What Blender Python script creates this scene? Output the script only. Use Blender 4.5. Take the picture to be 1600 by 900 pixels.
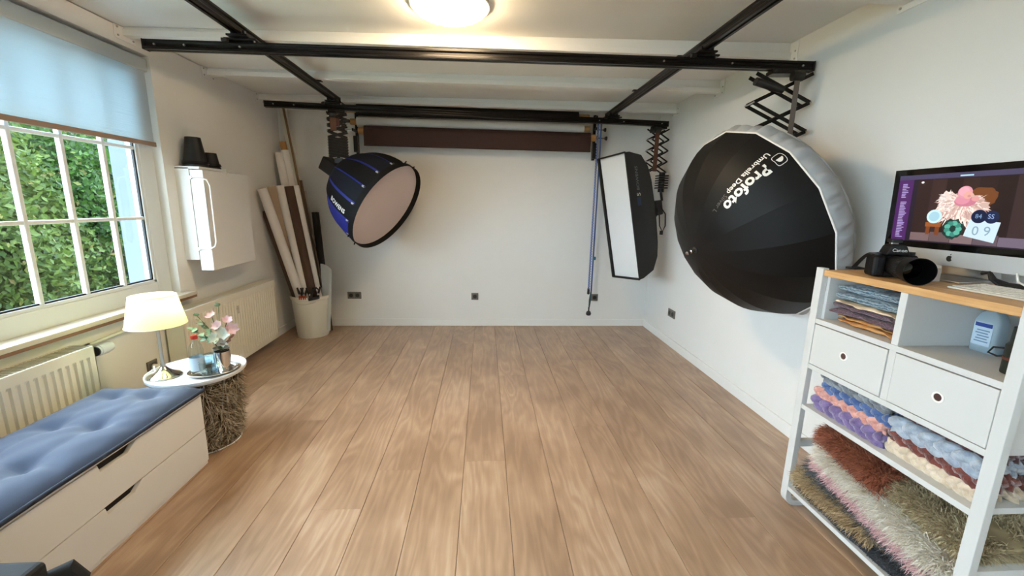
import bpy, math, random
import numpy as np
from mathutils import Vector, Matrix
PI = math.pi
for o in list(bpy.data.objects):
    bpy.data.objects.remove(o, do_unlink=True)
scene = bpy.context.scene
COL = scene.collection
random.seed(7)
RNG = np.random.default_rng(11)

# ------------------------------------------------------------------ camera
H = 1.40
RX = np.array([[0.99746, -0.06438, 0.02974], [0.00680, -0.19550, -0.98068], [0.06706, 0.97862, -0.19424]])
def cam_rows(yaw, pitch, roll):
    cy, sy, cp, sp, cr, sr = math.cos(yaw), math.sin(yaw), math.cos(pitch), math.sin(pitch), math.cos(roll), math.sin(roll)
    B = np.array([[1, 0, 0], [0, 0, -1], [0, 1, 0]], float)
    return (np.array([[cr, -sr, 0], [sr, cr, 0], [0, 0, 1]]) @ np.array([[1, 0, 0], [0, cp, -sp], [0, sp, cp]]) @ B
            @ np.array([[cy, -sy, 0], [sy, cy, 0], [0, 0, 1]]))
MR = cam_rows(math.radians(3.92), math.radians(11.2), math.radians(1.16))
cd = bpy.data.cameras.new('camera')
cd.sensor_width = 36.0
cd.lens = 655.0 / 1600.0 * 36.0
cd.clip_start = 0.02
cam = bpy.data.objects.new('camera', cd)
COL.objects.link(cam)
m = Matrix.Identity(4)
for i in range(3):
    m[i][0], m[i][1], m[i][2] = MR[0][i], -MR[1][i], -MR[2][i]
m[0][3], m[1][3], m[2][3] = 0, 0, H
cam.matrix_world = m
scene.camera = cam

# ------------------------------------------------------------------ world, light, exposure
w = bpy.data.worlds.new('overcast_sky')
scene.world = w
w.use_nodes = True
bg = w.node_tree.nodes['Background']
bg.inputs[0].default_value = (0.66, 0.85, 1.0, 1)
bg.inputs[1].default_value = 22.0
LAMP_COLOR = (1.0, 0.74, 0.44)
LAMP_STRENGTH = 92.0
vs = scene.view_settings
vs.view_transform = 'Standard'
vs.look = 'None'
vs.gamma = 1.0
vs.exposure = 0.0
vs.use_curve_mapping = False

# ------------------------------------------------------------------ materials
MATS = {}
def lin(c):
    return tuple(((x / 255.0) / 12.92 if x / 255.0 <= 0.04045 else ((x / 255.0 + 0.055) / 1.055) ** 2.4) for x in c)
def mat(name, rgb, rough=0.5, metal=0.0, var=0.0, vscale=8.0, bump=0.0, bscale=60.0, spec=0.5, sheen=0.0, stretch=None, rgb2=None, alpha=None, trans=0.0, coat=0.0):
    """rgb in sRGB 0-255"""
    if name in MATS:
        return MATS[name]
    mt = bpy.data.materials.new(name)
    mt.use_nodes = True
    nt = mt.node_tree
    b = nt.nodes['Principled BSDF']
    c = lin(rgb)
    b.inputs['Base Color'].default_value = (*c, 1)
    b.inputs['Roughness'].default_value = rough
    b.inputs['Metallic'].default_value = metal
    b.inputs['Specular IOR Level'].default_value = spec
    b.inputs['Coat Weight'].default_value = coat
    if sheen:
        b.inputs['Sheen Weight'].default_value = sheen
    if trans:
        b.inputs['Transmission Weight'].default_value = trans
    if var or bump or rgb2:
        tc = nt.nodes.new('ShaderNodeTexCoord')
        mp = nt.nodes.new('ShaderNodeMapping')
        if stretch:
            mp.inputs['Scale'].default_value = stretch
        nt.links.new(tc.outputs['Object'], mp.inputs[0])
    if var or rgb2:
        nz = nt.nodes.new('ShaderNodeTexNoise')
        nz.inputs['Scale'].default_value = vscale
        nz.inputs['Detail'].default_value = 5
        nt.links.new(mp.outputs[0], nz.inputs[0])
        r = nt.nodes.new('ShaderNodeValToRGB')
        c2 = lin(rgb2) if rgb2 else tuple(min(1, x * (1 + var)) for x in c)
        c1 = c if rgb2 else tuple(x * (1 - var) for x in c)
        r.color_ramp.elements[0].position = 0.35
        r.color_ramp.elements[1].position = 0.65
        r.color_ramp.elements[0].color = (*c1, 1)
        r.color_ramp.elements[1].color = (*c2, 1)
        nt.links.new(nz.outputs[0], r.inputs[0])
        nt.links.new(r.outputs[0], b.inputs['Base Color'])
    if bump:
        n2 = nt.nodes.new('ShaderNodeTexNoise')
        n2.inputs['Scale'].default_value = bscale
        n2.inputs['Detail'].default_value = 4
        nt.links.new(mp.outputs[0], n2.inputs[0])
        bp = nt.nodes.new('ShaderNodeBump')
        bp.inputs['Strength'].default_value = bump
        bp.inputs['Distance'].default_value = 0.01
        nt.links.new(n2.outputs[0], bp.inputs['Height'])
        nt.links.new(bp.outputs[0], b.inputs['Normal'])
    MATS[name] = mt
    return mt
def emit(name, rgb, strength):
    if name in MATS:
        return MATS[name]
    mt = bpy.data.materials.new(name)
    mt.use_nodes = True
    b = mt.node_tree.nodes['Principled BSDF']
    c = lin(rgb) if max(rgb) > 1.5 else rgb
    b.inputs['Base Color'].default_value = (*[x * 0.3 for x in c], 1)
    b.inputs['Emission Color'].default_value = (*c, 1)
    b.inputs['Emission Strength'].default_value = strength
    b.inputs['Roughness'].default_value = 0.3
    MATS[name] = mt
    return mt
def translucent(name, rgb, fac=0.5, rough=0.8, bscale=None, tint=None):
    if name in MATS:
        return MATS[name]
    mt = bpy.data.materials.new(name)
    mt.use_nodes = True
    nt = mt.node_tree
    b = nt.nodes['Principled BSDF']
    c = lin(rgb)
    b.inputs['Base Color'].default_value = (*c, 1)
    b.inputs['Roughness'].default_value = rough
    t = nt.nodes.new('ShaderNodeBsdfTranslucent')
    t.inputs[0].default_value = (*(lin(tint) if tint else c), 1)
    mx = nt.nodes.new('ShaderNodeMixShader')
    mx.inputs[0].default_value = fac
    nt.links.new(b.outputs[0], mx.inputs[1])
    nt.links.new(t.outputs[0], mx.inputs[2])
    nt.links.new(mx.outputs[0], nt.nodes['Material Output'].inputs[0])
    if bscale:
        tc = nt.nodes.new('ShaderNodeTexCoord')
        mp = nt.nodes.new('ShaderNodeMapping')
        mp.inputs['Scale'].default_value = bscale
        nz = nt.nodes.new('ShaderNodeTexNoise')
        nz.inputs['Scale'].default_value = 1.0
        nz.inputs['Detail'].default_value = 4
        bp = nt.nodes.new('ShaderNodeBump')
        bp.inputs['Strength'].default_value = 0.5
        bp.inputs['Distance'].default_value = 0.004
        nt.links.new(tc.outputs['Object'], mp.inputs[0])
        nt.links.new(mp.outputs[0], nz.inputs[0])
        nt.links.new(nz.outputs[0], bp.inputs['Height'])
        nt.links.new(bp.outputs[0], b.inputs['Normal'])
        nt.links.new(bp.outputs[0], t.inputs['Normal'])
    MATS[name] = mt
    return mt
def glass(name, tint=(1, 1, 1), amount=1.0):
    if name in MATS:
        return MATS[name]
    mt = bpy.data.materials.new(name)
    mt.use_nodes = True
    nt = mt.node_tree
    nt.nodes.remove(nt.nodes['Principled BSDF'])
    tr = nt.nodes.new('ShaderNodeBsdfTransparent')
    tr.inputs[0].default_value = (*tint, 1)
    gl = nt.nodes.new('ShaderNodeBsdfGlossy')
    gl.inputs['Roughness'].default_value = 0.03
    lw = nt.nodes.new('ShaderNodeLayerWeight')
    lw.inputs[0].default_value = 0.5
    fr = nt.nodes.new('ShaderNodeMath')
    fr.operation = 'POWER'
    fr.inputs[1].default_value = 5.0
    nt.links.new(lw.outputs['Facing'], fr.inputs[0])
    mu = nt.nodes.new('ShaderNodeMath')
    mu.operation = 'MULTIPLY_ADD'
    mu.inputs[1].default_value = 0.6 * amount
    mu.inputs[2].default_value = 0.03 * amount
    mx = nt.nodes.new('ShaderNodeMixShader')
    nt.links.new(fr.outputs[0], mu.inputs[0])
    nt.links.new(mu.outputs[0], mx.inputs[0])
    nt.links.new(tr.outputs[0], mx.inputs[1])
    nt.links.new(gl.outputs[0], mx.inputs[2])
    nt.links.new(mx.outputs[0], nt.nodes['Material Output'].inputs[0])
    MATS[name] = mt
    return mt
def wood(name, tones, rough=0.42, along='Y', ring=9.0, sx=7.0, sy=0.55, rnd=0.10, bump=0.06, fine=1.0, coat=0.0):
    """procedural plank wood: long grain, cathedral rings, per-object shift"""
    mt = bpy.data.materials.new(name)
    mt.use_nodes = True
    nt = mt.node_tree
    L = nt.links.new
    b = nt.nodes['Principled BSDF']
    b.inputs['Roughness'].default_value = rough
    b.inputs['Coat Weight'].default_value = coat
    b.inputs['Coat Roughness'].default_value = 0.38
    tc = nt.nodes.new('ShaderNodeTexCoord')
    oi = nt.nodes.new('ShaderNodeObjectInfo')
    ad = nt.nodes.new('ShaderNodeVectorMath'); ad.operation = 'ADD'
    sc = nt.nodes.new('ShaderNodeMath'); sc.operation = 'MULTIPLY'; sc.inputs[1].default_value = 60.0
    L(oi.outputs['Random'], sc.inputs[0])
    L(tc.outputs['Object'], ad.inputs[0]); L(sc.outputs[0], ad.inputs[1])
    def mapped(s):
        mp = nt.nodes.new('ShaderNodeMapping'); mp.inputs['Scale'].default_value = s
        L(ad.outputs[0], mp.inputs[0]); return mp
    S = (sx, sy, sx) if along == 'Y' else (sy, sx, sx)
    m1 = mapped(S)
    n1 = nt.nodes.new('ShaderNodeTexNoise'); n1.inputs['Scale'].default_value = 1.0; n1.inputs['Detail'].default_value = 2.0
    n1.inputs['Distortion'].default_value = 0.4
    L(m1.outputs[0], n1.inputs[0])
    mu = nt.nodes.new('ShaderNodeMath'); mu.operation = 'MULTIPLY'; mu.inputs[1].default_value = ring * 6.283
    L(n1.outputs[0], mu.inputs[0])
    si = nt.nodes.new('ShaderNodeMath'); si.operation = 'SINE'; L(mu.outputs[0], si.inputs[0])
    m2 = mapped((S[0] * 16, S[1] * 7, S[2] * 16))
    n2 = nt.nodes.new('ShaderNodeTexNoise'); n2.inputs['Scale'].default_value = 1.0; n2.inputs['Detail'].default_value = 6.0
    L(m2.outputs[0], n2.inputs[0])
    m3 = mapped((S[0] * 0.5, S[1] * 2.2, S[2] * 0.5))
    n3 = nt.nodes.new('ShaderNodeTexNoise'); n3.inputs['Scale'].default_value = 1.0; n3.inputs['Detail'].default_value = 4.0
    L(m3.outputs[0], n3.inputs[0])
    a1 = nt.nodes.new('ShaderNodeMath'); a1.operation = 'MULTIPLY_ADD'; a1.inputs[1].default_value = 0.08; a1.inputs[2].default_value = -0.30
    L(si.outputs[0], a1.inputs[0])
    a2 = nt.nodes.new('ShaderNodeMath'); a2.operation = 'MULTIPLY_ADD'; a2.inputs[1].default_value = 0.45 * fine
    L(n2.outputs[0], a2.inputs[0]); L(a1.outputs[0], a2.inputs[2])
    a3 = nt.nodes.new('ShaderNodeMath'); a3.operation = 'MULTIPLY_ADD'; a3.inputs[1].default_value = 0.95
    L(n3.outputs[0], a3.inputs[0]); L(a2.outputs[0], a3.inputs[2])
    a4 = nt.nodes.new('ShaderNodeMath'); a4.operation = 'MULTIPLY_ADD'; a4.inputs[1].default_value = rnd
    L(oi.outputs['Random'], a4.inputs[0]); L(a3.outputs[0], a4.inputs[2])
    r = nt.nodes.new('ShaderNodeValToRGB')
    r.color_ramp.elements[0].position = 0.14
    r.color_ramp.elements[1].position = 0.78
    r.color_ramp.elements[0].color = (*lin(tones[0]), 1)
    r.color_ramp.elements[1].color = (*lin(tones[2]), 1)
    e = r.color_ramp.elements.new(0.44); e.color = (*lin(tones[1]), 1)
    L(a4.outputs[0], r.inputs[0]); L(r.outputs[0], b.inputs['Base Color'])
    bp = nt.nodes.new('ShaderNodeBump'); bp.inputs['Strength'].default_value = bump; bp.inputs['Distance'].default_value = 0.004
    L(a2.outputs[0], bp.inputs['Height']); L(bp.outputs[0], b.inputs['Normal'])
    MATS[name] = mt
    return mt

WALL = mat('white_wall_paint', (233, 231, 226), 0.85, var=0.012, vscale=2.0, bump=0.03, bscale=140)
CEIL = mat('ceiling_paint', (238, 237, 233), 0.8, var=0.012, vscale=1.5)
WHITE = mat('white_lacquer', (232, 231, 228), 0.38)
WHITEM = mat('white_metal', (234, 233, 229), 0.42)
TRIMW = mat('white_trim', (236, 235, 231), 0.45)
PVC = mat('white_pvc', (222, 226, 228), 0.35)
RADW = mat('radiator_enamel', (232, 226, 210), 0.4)
BLACKM = mat('black_anodised', (22, 20, 20), 0.32, metal=0.55, bump=0.02, bscale=200)
BLACKP = mat('black_plastic', (20, 20, 21), 0.5)
BLACKR = mat('black_rubber', (16, 16, 17), 0.65)
BLACKF = mat('black_fabric', (24, 24, 25), 0.85, bump=0.08, bscale=300, var=0.1, vscale=4)
STEEL = mat('steel', (190, 188, 184), 0.28, metal=1.0)
CHROME = mat('chrome', (215, 213, 210), 0.14, metal=1.0)
DARKH = mat('hole_shade', (30, 22, 18), 0.9)  # near-black colour stands for the shade inside holes and gaps
SOCK = mat('grey_socket_plastic', (112, 107, 99), 0.45)
SOCKD = mat('socket_dark', (28, 26, 25), 0.5)
TAN = mat('cardboard_tan', (176, 130, 78), 0.8, var=0.1, vscale=10)
PAPERW = mat('white_paper_roll', (226, 220, 214), 0.75, var=0.03, vscale=3)
BROWNP = mat('dark_brown_paper', (58, 34, 30), 0.8, var=0.08, vscale=3)
FLOORW = wood('oak_laminate', ((149, 118, 92), (176, 144, 116), (209, 182, 156)), rough=0.42, coat=0.55, rnd=0.03, fine=0.7, sx=6.0, sy=0.9)
TOPW = wood('pine_top', ((160, 110, 62), (198, 150, 96), (222, 180, 126)), rough=0.45, ring=5, sx=9, sy=0.8)
GLASSW = glass('window_glass')

# ------------------------------------------------------------------ geometry helpers
OFF = {}
def V(*a):
    return np.array(a, float)
def unit(v):
    v = np.array(v, float)
    return v / np.linalg.norm(v)
class MB:
    def __init__(self):
        self.v = []
        self.f = []
    def add(self, vs_, fs_):
        n = len(self.v)
        self.v.extend([tuple(map(float, p)) for p in vs_])
        self.f.extend([tuple(i + n for i in q) for q in fs_])
        return self
    def box(self, x0, x1, y0, y1, z0, z1):
        return self.add([(x0, y0, z0), (x1, y0, z0), (x1, y1, z0), (x0, y1, z0), (x0, y0, z1), (x1, y0, z1), (x1, y1, z1), (x0, y1, z1)],
                        [(0, 3, 2, 1), (4, 5, 6, 7), (0, 1, 5, 4), (1, 2, 6, 5), (2, 3, 7, 6), (3, 0, 4, 7)])
    def obox(self, c, a, b, d):
        """oriented box: centre + three half-extent vectors"""
        c, a, b, d = map(lambda q: np.array(q, float), (c, a, b, d))
        if np.dot(np.cross(a, b), d) < 0:
            a = -a
        P = [c + s * a + t * b + u * d for u in (-1, 1) for s, t in ((-1, -1), (1, -1), (1, 1), (-1, 1))]
        return self.add(P, [(0, 3, 2, 1), (4, 5, 6, 7), (0, 1, 5, 4), (1, 2, 6, 5), (2, 3, 7, 6), (3, 0, 4, 7)])
    def bar(self, p0, p1, wid, thick, side=(0, 1, 0)):
        """flat bar between two points; wid in-plane, thick along side"""
        p0, p1 = np.array(p0, float), np.array(p1, float)
        d = p1 - p0
        L = np.linalg.norm(d)
        d = d / L
        s = np.array(side, float)
        s = unit(s - d * np.dot(s, d))
        u = np.cross(d, s)
        return self.obox((p0 + p1) / 2, d * L / 2, u * wid / 2, s * thick / 2)
    def tube(self, pts, r, n=10, caps=True, closed=False):
        pts = [np.array(p, float) for p in pts]
        k = len(pts)
        rs = [r] * k if np.isscalar(r) else list(r)
        d0 = unit(pts[1] - pts[0])
        a = np.cross(d0, V(0, 0, 1))
        if np.linalg.norm(a) < 1e-3:
            a = np.cross(d0, V(0, 1, 0))
        a = unit(a)
        vs_ = []
        for i in range(k):
            if closed:
                d = unit(pts[(i + 1) % k] - pts[i - 1])
            else:
                d = unit(pts[min(i + 1, k - 1)] - pts[max(i - 1, 0)])
            a = unit(a - d * np.dot(a, d))
            b = np.cross(d, a)
            for j in range(n):
                t = 2 * PI * j / n
                vs_.append(pts[i] + rs[i] * (math.cos(t) * a + math.sin(t) * b))
        fs_ = []
        for i in range(k if closed else k - 1):
            i2 = (i + 1) % k
            for j in range(n):
                j2 = (j + 1) % n
                fs_.append((i * n + j, i * n + j2, i2 * n + j2, i2 * n + j))
        if caps and not closed:
            fs_.append(tuple(range(n - 1, -1, -1)))
            fs_.append(tuple((k - 1) * n + j for j in range(n)))
        return self.add(vs_, fs_)
    def cyl(self, p0, p1, r0, r1=None, n=20, caps=True):
        return self.tube([p0, p1], [r0, r0 if r1 is None else r1], n, caps)
    def lathe(self, o, prof, n=32, axis=(0, 0, 1), a=None, caps=False):
        """prof = [(r, h)...] around axis through o"""
        ax = unit(axis)
        if a is None:
            a = np.cross(ax, V(0, 1, 0)) if abs(ax[1]) < 0.9 else np.cross(ax, V(1, 0, 0))
        a = unit(a)
        b = np.cross(ax, a)
        o = np.array(o, float)
        vs_, fs_ = [], []
        for r, h in prof:
            for j in range(n):
                t = 2 * PI * j / n
                vs_.append(o + ax * h + r * (math.cos(t) * a + math.sin(t) * b))
        for i in range(len(prof) - 1):
            for j in range(n):
                j2 = (j + 1) % n
                fs_.append((i * n + j, i * n + j2, (i + 1) * n + j2, (i + 1) * n + j))
        if caps:
            fs_.append(tuple(range(n - 1, -1, -1)))
            fs_.append(tuple((len(prof) - 1) * n + j for j in range(n)))
        return self.add(vs_, fs_)
    def grid(self, fn, nu, nv, wrap_u=False):
        vs_ = [fn(i / (nu if wrap_u else nu), j / nv) for j in range(nv + 1) for i in range(nu + (0 if wrap_u else 1))]
        W = nu if wrap_u else nu + 1
        fs_ = []
        for j in range(nv):
            for i in range(nu):
                i2 = (i + 1) % W
                fs_.append((j * W + i, j * W + i2, (j + 1) * W + i2, (j + 1) * W + i))
        return self.add(vs_, fs_)
    def extrude(self, poly, o, ua, va, d):
        """poly 2D points in (ua,va) frame at o, extruded by vector d"""
        o, ua, va, d = map(lambda q: np.array(q, float), (o, ua, va, d))
        n = len(poly)
        P = [o + ua * p[0] + va * p[1] for p in poly]
        area = sum(poly[i][0] * poly[(i + 1) % n][1] - poly[(i + 1) % n][0] * poly[i][1] for i in range(n))
        flip = (np.dot(np.cross(ua, va), d) < 0) != (area < 0)
        fs_ = [tuple(range(n - 1, -1, -1)), tuple(range(n, 2 * n))] + [(i, (i + 1) % n, n + (i + 1) % n, n + i) for i in range(n)]
        if flip:
            fs_ = [tuple(reversed(q)) for q in fs_]
        return self.add(P + [p + d for p in P], fs_)
    def mesh(self, name, off):
        me = bpy.data.meshes.new(name)
        A = np.array(self.v) - off
        me.from_pydata(A.tolist(), [], self.f)
        me.update()
        return me
    def build(self, name, material, parent=None, smooth=False, bevel=0.0, loc=None, seg=2):
        if parent is not None:
            off = OFF[parent.name]
        else:
            A = np.array(self.v)
            off = np.array(loc, float) if loc is not None else np.array([(A[:, 0].min() + A[:, 0].max()) / 2, (A[:, 1].min() + A[:, 1].max()) / 2, A[:, 2].min()])
        me = self.mesh(name, off)
        me.materials.append(material)
        o = bpy.data.objects.new(name, me)
        COL.objects.link(o)
        if parent is not None:
            o.parent = parent
        else:
            o.location = off
        OFF[o.name] = off
        if smooth:
            me.polygons.foreach_set('use_smooth', [True] * len(me.polygons))
            if smooth != 'all':
                md = o.modifiers.new('edge_split', 'EDGE_SPLIT')
                md.split_angle = math.radians(38)
        if bevel:
            md = o.modifiers.new('bevel', 'BEVEL')
            md.width = bevel
            md.segments = seg
            md.limit_method = 'ANGLE'
            md.angle_limit = math.radians(40)
        return o
def tag(o, label, cat, group=None, kind=None):
    o['label'] = label
    o['category'] = cat
    if group:
        o['group'] = group
    if kind:
        o['kind'] = kind
    return o
def struct(o):
    o['kind'] = 'structure'
    return o
def thing(name, label, cat, loc, group=None):
    o = bpy.data.objects.new(name, None)
    o.empty_display_size = 0.1
    COL.objects.link(o)
    o.location = loc
    OFF[o.name] = np.array(loc, float)
    return tag(o, label, cat, group)
def sub(o, label):
    o['label'] = label
    return o
def text_polys(s, size=1.0, bold=0.0):
    cu = bpy.data.curves.new('t', 'FONT')
    cu.body = s
    cu.size = size
    cu.resolution_u = 3
    cu.offset = bold * size
    cu.space_character = 1.0 + 1.6 * bold
    ob = bpy.data.objects.new('t', cu)
    COL.objects.link(ob)
    bpy.context.view_layer.update()
    me = ob.to_mesh()
    vs_ = [tuple(v.co) for v in me.vertices]
    fs_ = [tuple(p.vertices) for p in me.polygons]
    ob.to_mesh_clear()
    bpy.data.objects.remove(ob, do_unlink=True)
    bpy.data.curves.remove(cu)
    return vs_, fs_
def text_on(mb, s, fn, size, bold=0.0):
    """map glyph polygons through fn(u,v)->3D point"""
    vs_, fs_ = text_polys(s, size, bold)
    mb.add([fn(p[0], p[1]) for p in vs_], fs_)
    return max([p[0] for p in vs_] + [0])

# ================================================================== THE ROOM
XL, XR, YB, YF, ZC = -2.15, 1.93, 4.77, -2.6, 2.437
# floor: slab + one object per plank
fl = struct(MB().box(XL - 0.35, XR + 0.2, YF - 0.2, YB + 0.2, -0.2, -0.012).build('floor', mat('floor_screed', (70, 55, 42), 0.9), loc=(0, 0, 0)))
PW = 0.228
rows = []
x = 0.127
while x > XL:
    x -= PW
plank_cache = {}
row_i = 0
while x < XR:
    x0, x1 = max(x, XL), min(x + PW, XR)
    ys = [YF]
    start = YF + 0.25 + 3.2 * ((row_i * 0.37) % 1.0)
    if -0.57 < x < -0.54:
        start = 2.04 - 3.4
    y = start
    while y < YB - 0.15:
        ys.append(y)
        y += 3.4
    ys.append(YB)
    for y0, y1 in zip(ys[:-1], ys[1:]):
        if y1 - y0 < 0.02:
            continue
        key = (round(x1 - x0, 3), round(y1 - y0, 3))
        if key not in plank_cache:
            mb = MB()
            g = 0.0009
            a, b = (x1 - x0) / 2 - g, (y1 - y0) / 2 - 0.0002
            c = 0.0022
            P = [(-a, -b, -0.012), (a, -b, -0.012), (a, b, -0.012), (-a, b, -0.012), (-a, -b, -c * 0.6), (a, -b, -c * 0.6), (a, b, -c * 0.6), (-a, b, -c * 0.6),
                 (-a + c, -b + 0.0002, 0), (a - c, -b + 0.0002, 0), (a - c, b - 0.0002, 0), (-a + c, b - 0.0002, 0)]
            F = [(0, 3, 2, 1), (8, 9, 10, 11)] + [(i, (i + 1) % 4, 4 + (i + 1) % 4, 4 + i) for i in range(4)] + [(4 + i, 4 + (i + 1) % 4, 8 + (i + 1) % 4, 8 + i) for i in range(4)]
            mb.add(P, F)
            me = mb.mesh('plank', V(0, 0, 0))
            me.materials.append(FLOORW)
            plank_cache[key] = me
        o = bpy.data.objects.new('plank', plank_cache[key])
        COL.objects.link(o)
        o.parent = fl
        o.location = ((x0 + x1) / 2, (y0 + y1) / 2, 0)
    x += PW
    row_i += 1

# walls
struct(MB().box(XL - 0.33, XR + 0.2, YB, YB + 0.2, -0.2, 2.7).build('wall_back', WALL))
struct(MB().box(XR, XR + 0.2, YF - 0.2, YB, -0.2, 2.7).build('wall_right', WALL))
struct(MB().box(XL - 0.33, XR, YF - 0.2, YF, -0.2, 2.7).build('wall_front', WALL))
def zceil(x_):
    return 2.392 + (ZC - 2.392) * (x_ - XL) / (XR - XL)
xa, xb_ = XL - 0.33, XR + 0.2
P = [(xx, yy, zz) for zz in (0, 1) for xx, yy in ((xa, YF - 0.2), (xb_, YF - 0.2), (xb_, YB + 0.2), (xa, YB + 0.2))]
struct(MB().add([(p[0], p[1], zceil(p[0]) if p[2] == 0 else 2.75) for p in P], [(0, 3, 2, 1), (4, 5, 6, 7), (0, 1, 5, 4), (1, 2, 6, 5), (2, 3, 7, 6), (3, 0, 4, 7)]).build('ceiling', CEIL))
WY0, WY1, WZ0, WZ1 = 0.95, 3.065, 0.70, 2.285
W2Y0, W2Y1 = -2.30, 0.30          # second window, unseen, added on this wall behind the viewer for more daylight
mb = MB()
mb.box(XL - 0.33, XL, YF, W2Y0, -0.2, 2.385).box(XL - 0.33, XL, W2Y1, WY0, -0.2, 2.385).box(XL - 0.33, XL, WY1, YB, -0.2, 2.385)
for ya, yb_ in ((WY0, WY1), (W2Y0, W2Y1)):
    mb.box(XL - 0.33, XL, ya, yb_, -0.2, WZ0).box(XL - 0.33, XL, ya, yb_, WZ1, 2.385)
struct(mb.build('wall_left', WALL))
# painted outer reveal of the thick wall
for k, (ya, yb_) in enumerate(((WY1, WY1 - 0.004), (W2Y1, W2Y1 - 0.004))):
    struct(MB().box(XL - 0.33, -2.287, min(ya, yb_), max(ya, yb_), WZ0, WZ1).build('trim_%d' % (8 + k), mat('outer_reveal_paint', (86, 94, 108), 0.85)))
# baseboards
def base(name, prof_fn):
    o = prof_fn(MB()).build(name, TRIMW, bevel=0.004)
    return struct(o)
base('baseboard_back', lambda q: q.box(XL, XR, YB - 0.016, YB, 0, 0.083))
base('baseboard_right', lambda q: q.box(XR - 0.016, XR, YF, YB - 0.016, 0, 0.083))
base('baseboard_left', lambda q: q.box(XL, XL + 0.016, YF, YB - 0.016, 0, 0.083))

# ceiling beams (painted) with wall plates
def beam(i, yl, yr):
    t = 0.062
    mb = MB()
    for z0, z1, g in ((2.376, None, -0.016), (2.340, 2.376, 0.0)):
        P = [(XL, yl - g, z0), (XR, yr - g, z0), (XR, yr + t + g, z0), (XL, yl + t + g, z0)]
        mb.add(P + [(p[0], p[1], z1 if z1 else zceil(p[0])) for p in P], [(0, 3, 2, 1), (4, 5, 6, 7), (0, 1, 5, 4), (1, 2, 6, 5), (2, 3, 7, 6), (3, 0, 4, 7)])
    o = struct(mb.build('trim_%d' % i, CEIL, bevel=0.002))
    for xs, yy, s in ((XL, yl, 1), (XR, yr, -1)):
        p = MB().box(min(xs, xs + s * 0.006), max(xs, xs + s * 0.006), yy - 0.055, yy + t + 0.03, 2.312, zceil(xs) - 0.004).build('wall_plate', CEIL, o, bevel=0.002)
        for dy, dz in ((-0.035, 2.33), (-0.035, 2.375), (t + 0.012, 2.33)):
            MB().cyl((xs + s * 0.006, yy + dy, dz), (xs + s * 0.010, yy + dy, dz), 0.006, n=10).build('screw', STEEL, p)
for i, (yl, yr) in enumerate(((4.40, 4.37), (3.64, 3.57), (2.87, 2.76), (2.10, 1.97), (1.32, 1.16), (0.55, 0.36)), 1):
    beam(i, yl, yr)

# ------------------------------------------------------------------ window
GX = -2.222
MV = [2.20, 2.452, 2.70]           # vertical glazing bars in view
win = struct(bpy.data.objects.new('window_1', None))
COL.objects.link(win)
win.location = (GX, 2.0, WZ0)
OFF[win.name] = V(GX, 2.0, WZ0)
mb = MB()
fx0, fx1 = -2.285, -2.205
PY0, PY1, PZ0, PZ1 = 1.09, 2.945, 0.842, 2.17
mb.box(fx0, fx1, WY0, PY0, WZ0 + 0.03, WZ1).box(fx0, fx1, PY1, WY1, WZ0 + 0.03, WZ1)
mb.box(fx0, fx1, PY0, PY1, WZ0 + 0.03, PZ0).box(fx0, fx1, PY0, PY1, PZ1, WZ1)
mb.build('window_frame', PVC, win, bevel=0.006)
mb = MB()
for y0, y1, z0, z1 in ((PY0, PY0 + 0.02, PZ0, PZ1), (PY1 - 0.02, PY1, PZ0, PZ1), (PY0, PY1, PZ0, PZ0 + 0.018), (PY0, PY1, PZ1 - 0.018, PZ1)):
    mb.box(GX - 0.018, GX + 0.012, y0, y1, z0, z1)
mb.build('glazing_bead', PVC, win, bevel=0.002)
mb = MB()
for y0, y1, z0, z1 in ((PY0 + 0.02, PY0 + 0.030, PZ0, PZ1), (PY1 - 0.030, PY1 - 0.02, PZ0, PZ1), (PY0, PY1, PZ0 + 0.018, PZ0 + 0.027)):
    mb.box(GX - 0.01, GX + 0.004, y0, y1, z0, z1)
mb.build('gasket', BLACKR, win)
bars_y = [1.20, 1.45, 1.70, 1.95] + MV
bars_z = [1.268, 1.706]
for yb in bars_y:
    MB().box(GX - 0.016, GX + 0.010, yb - 0.011, yb + 0.011, PZ0 + 0.018, PZ1 - 0.018).build('glazing_bar', PVC, win, bevel=0.004)
for zb in bars_z:
    MB().box(GX - 0.014, GX + 0.008, PY0 + 0.02, PY1 - 0.02, zb - 0.010, zb + 0.010).build('glazing_bar', PVC, win, bevel=0.004)
ye = [PY0] + bars_y + [PY1]
ze = [PZ0] + bars_z + [PZ1]
for y0, y1 in zip(ye[:-1], ye[1:]):
    for z0, z1 in zip(ze[:-1], ze[1:]):
        MB().box(GX - 0.004, GX, y0 + 0.004, y1 - 0.004, z0 + 0.004, z1 - 0.004).build('pane', GLASSW, win)
win2 = struct(bpy.data.objects.new('added_window', None))  # added out of view to bring daylight into the room
COL.objects.link(win2)
win2.location = (GX, -1.0, WZ0)
OFF[win2.name] = V(GX, -1.0, WZ0)
q0, q1, r0, r1_ = W2Y0 + 0.12, W2Y1 - 0.12, PZ0, 2.17
mb = MB()
mb.box(fx0, fx1, W2Y0, q0, WZ0 + 0.03, WZ1).box(fx0, fx1, q1, W2Y1, WZ0 + 0.03, WZ1).box(fx0, fx1, q0, q1, WZ0 + 0.03, r0).box(fx0, fx1, q0, q1, r1_, WZ1)
mb.build('window_frame', PVC, win2, bevel=0.006)
ys2 = [q0 + (q1 - q0) * i / 6 for i in range(7)]
zs2 = [r0, 1.268, 1.706, r1_]
for yb_ in ys2[1:-1]:
    MB().box(GX - 0.016, GX + 0.010, yb_ - 0.014, yb_ + 0.014, r0, r1_).build('glazing_bar', PVC, win2)
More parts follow.
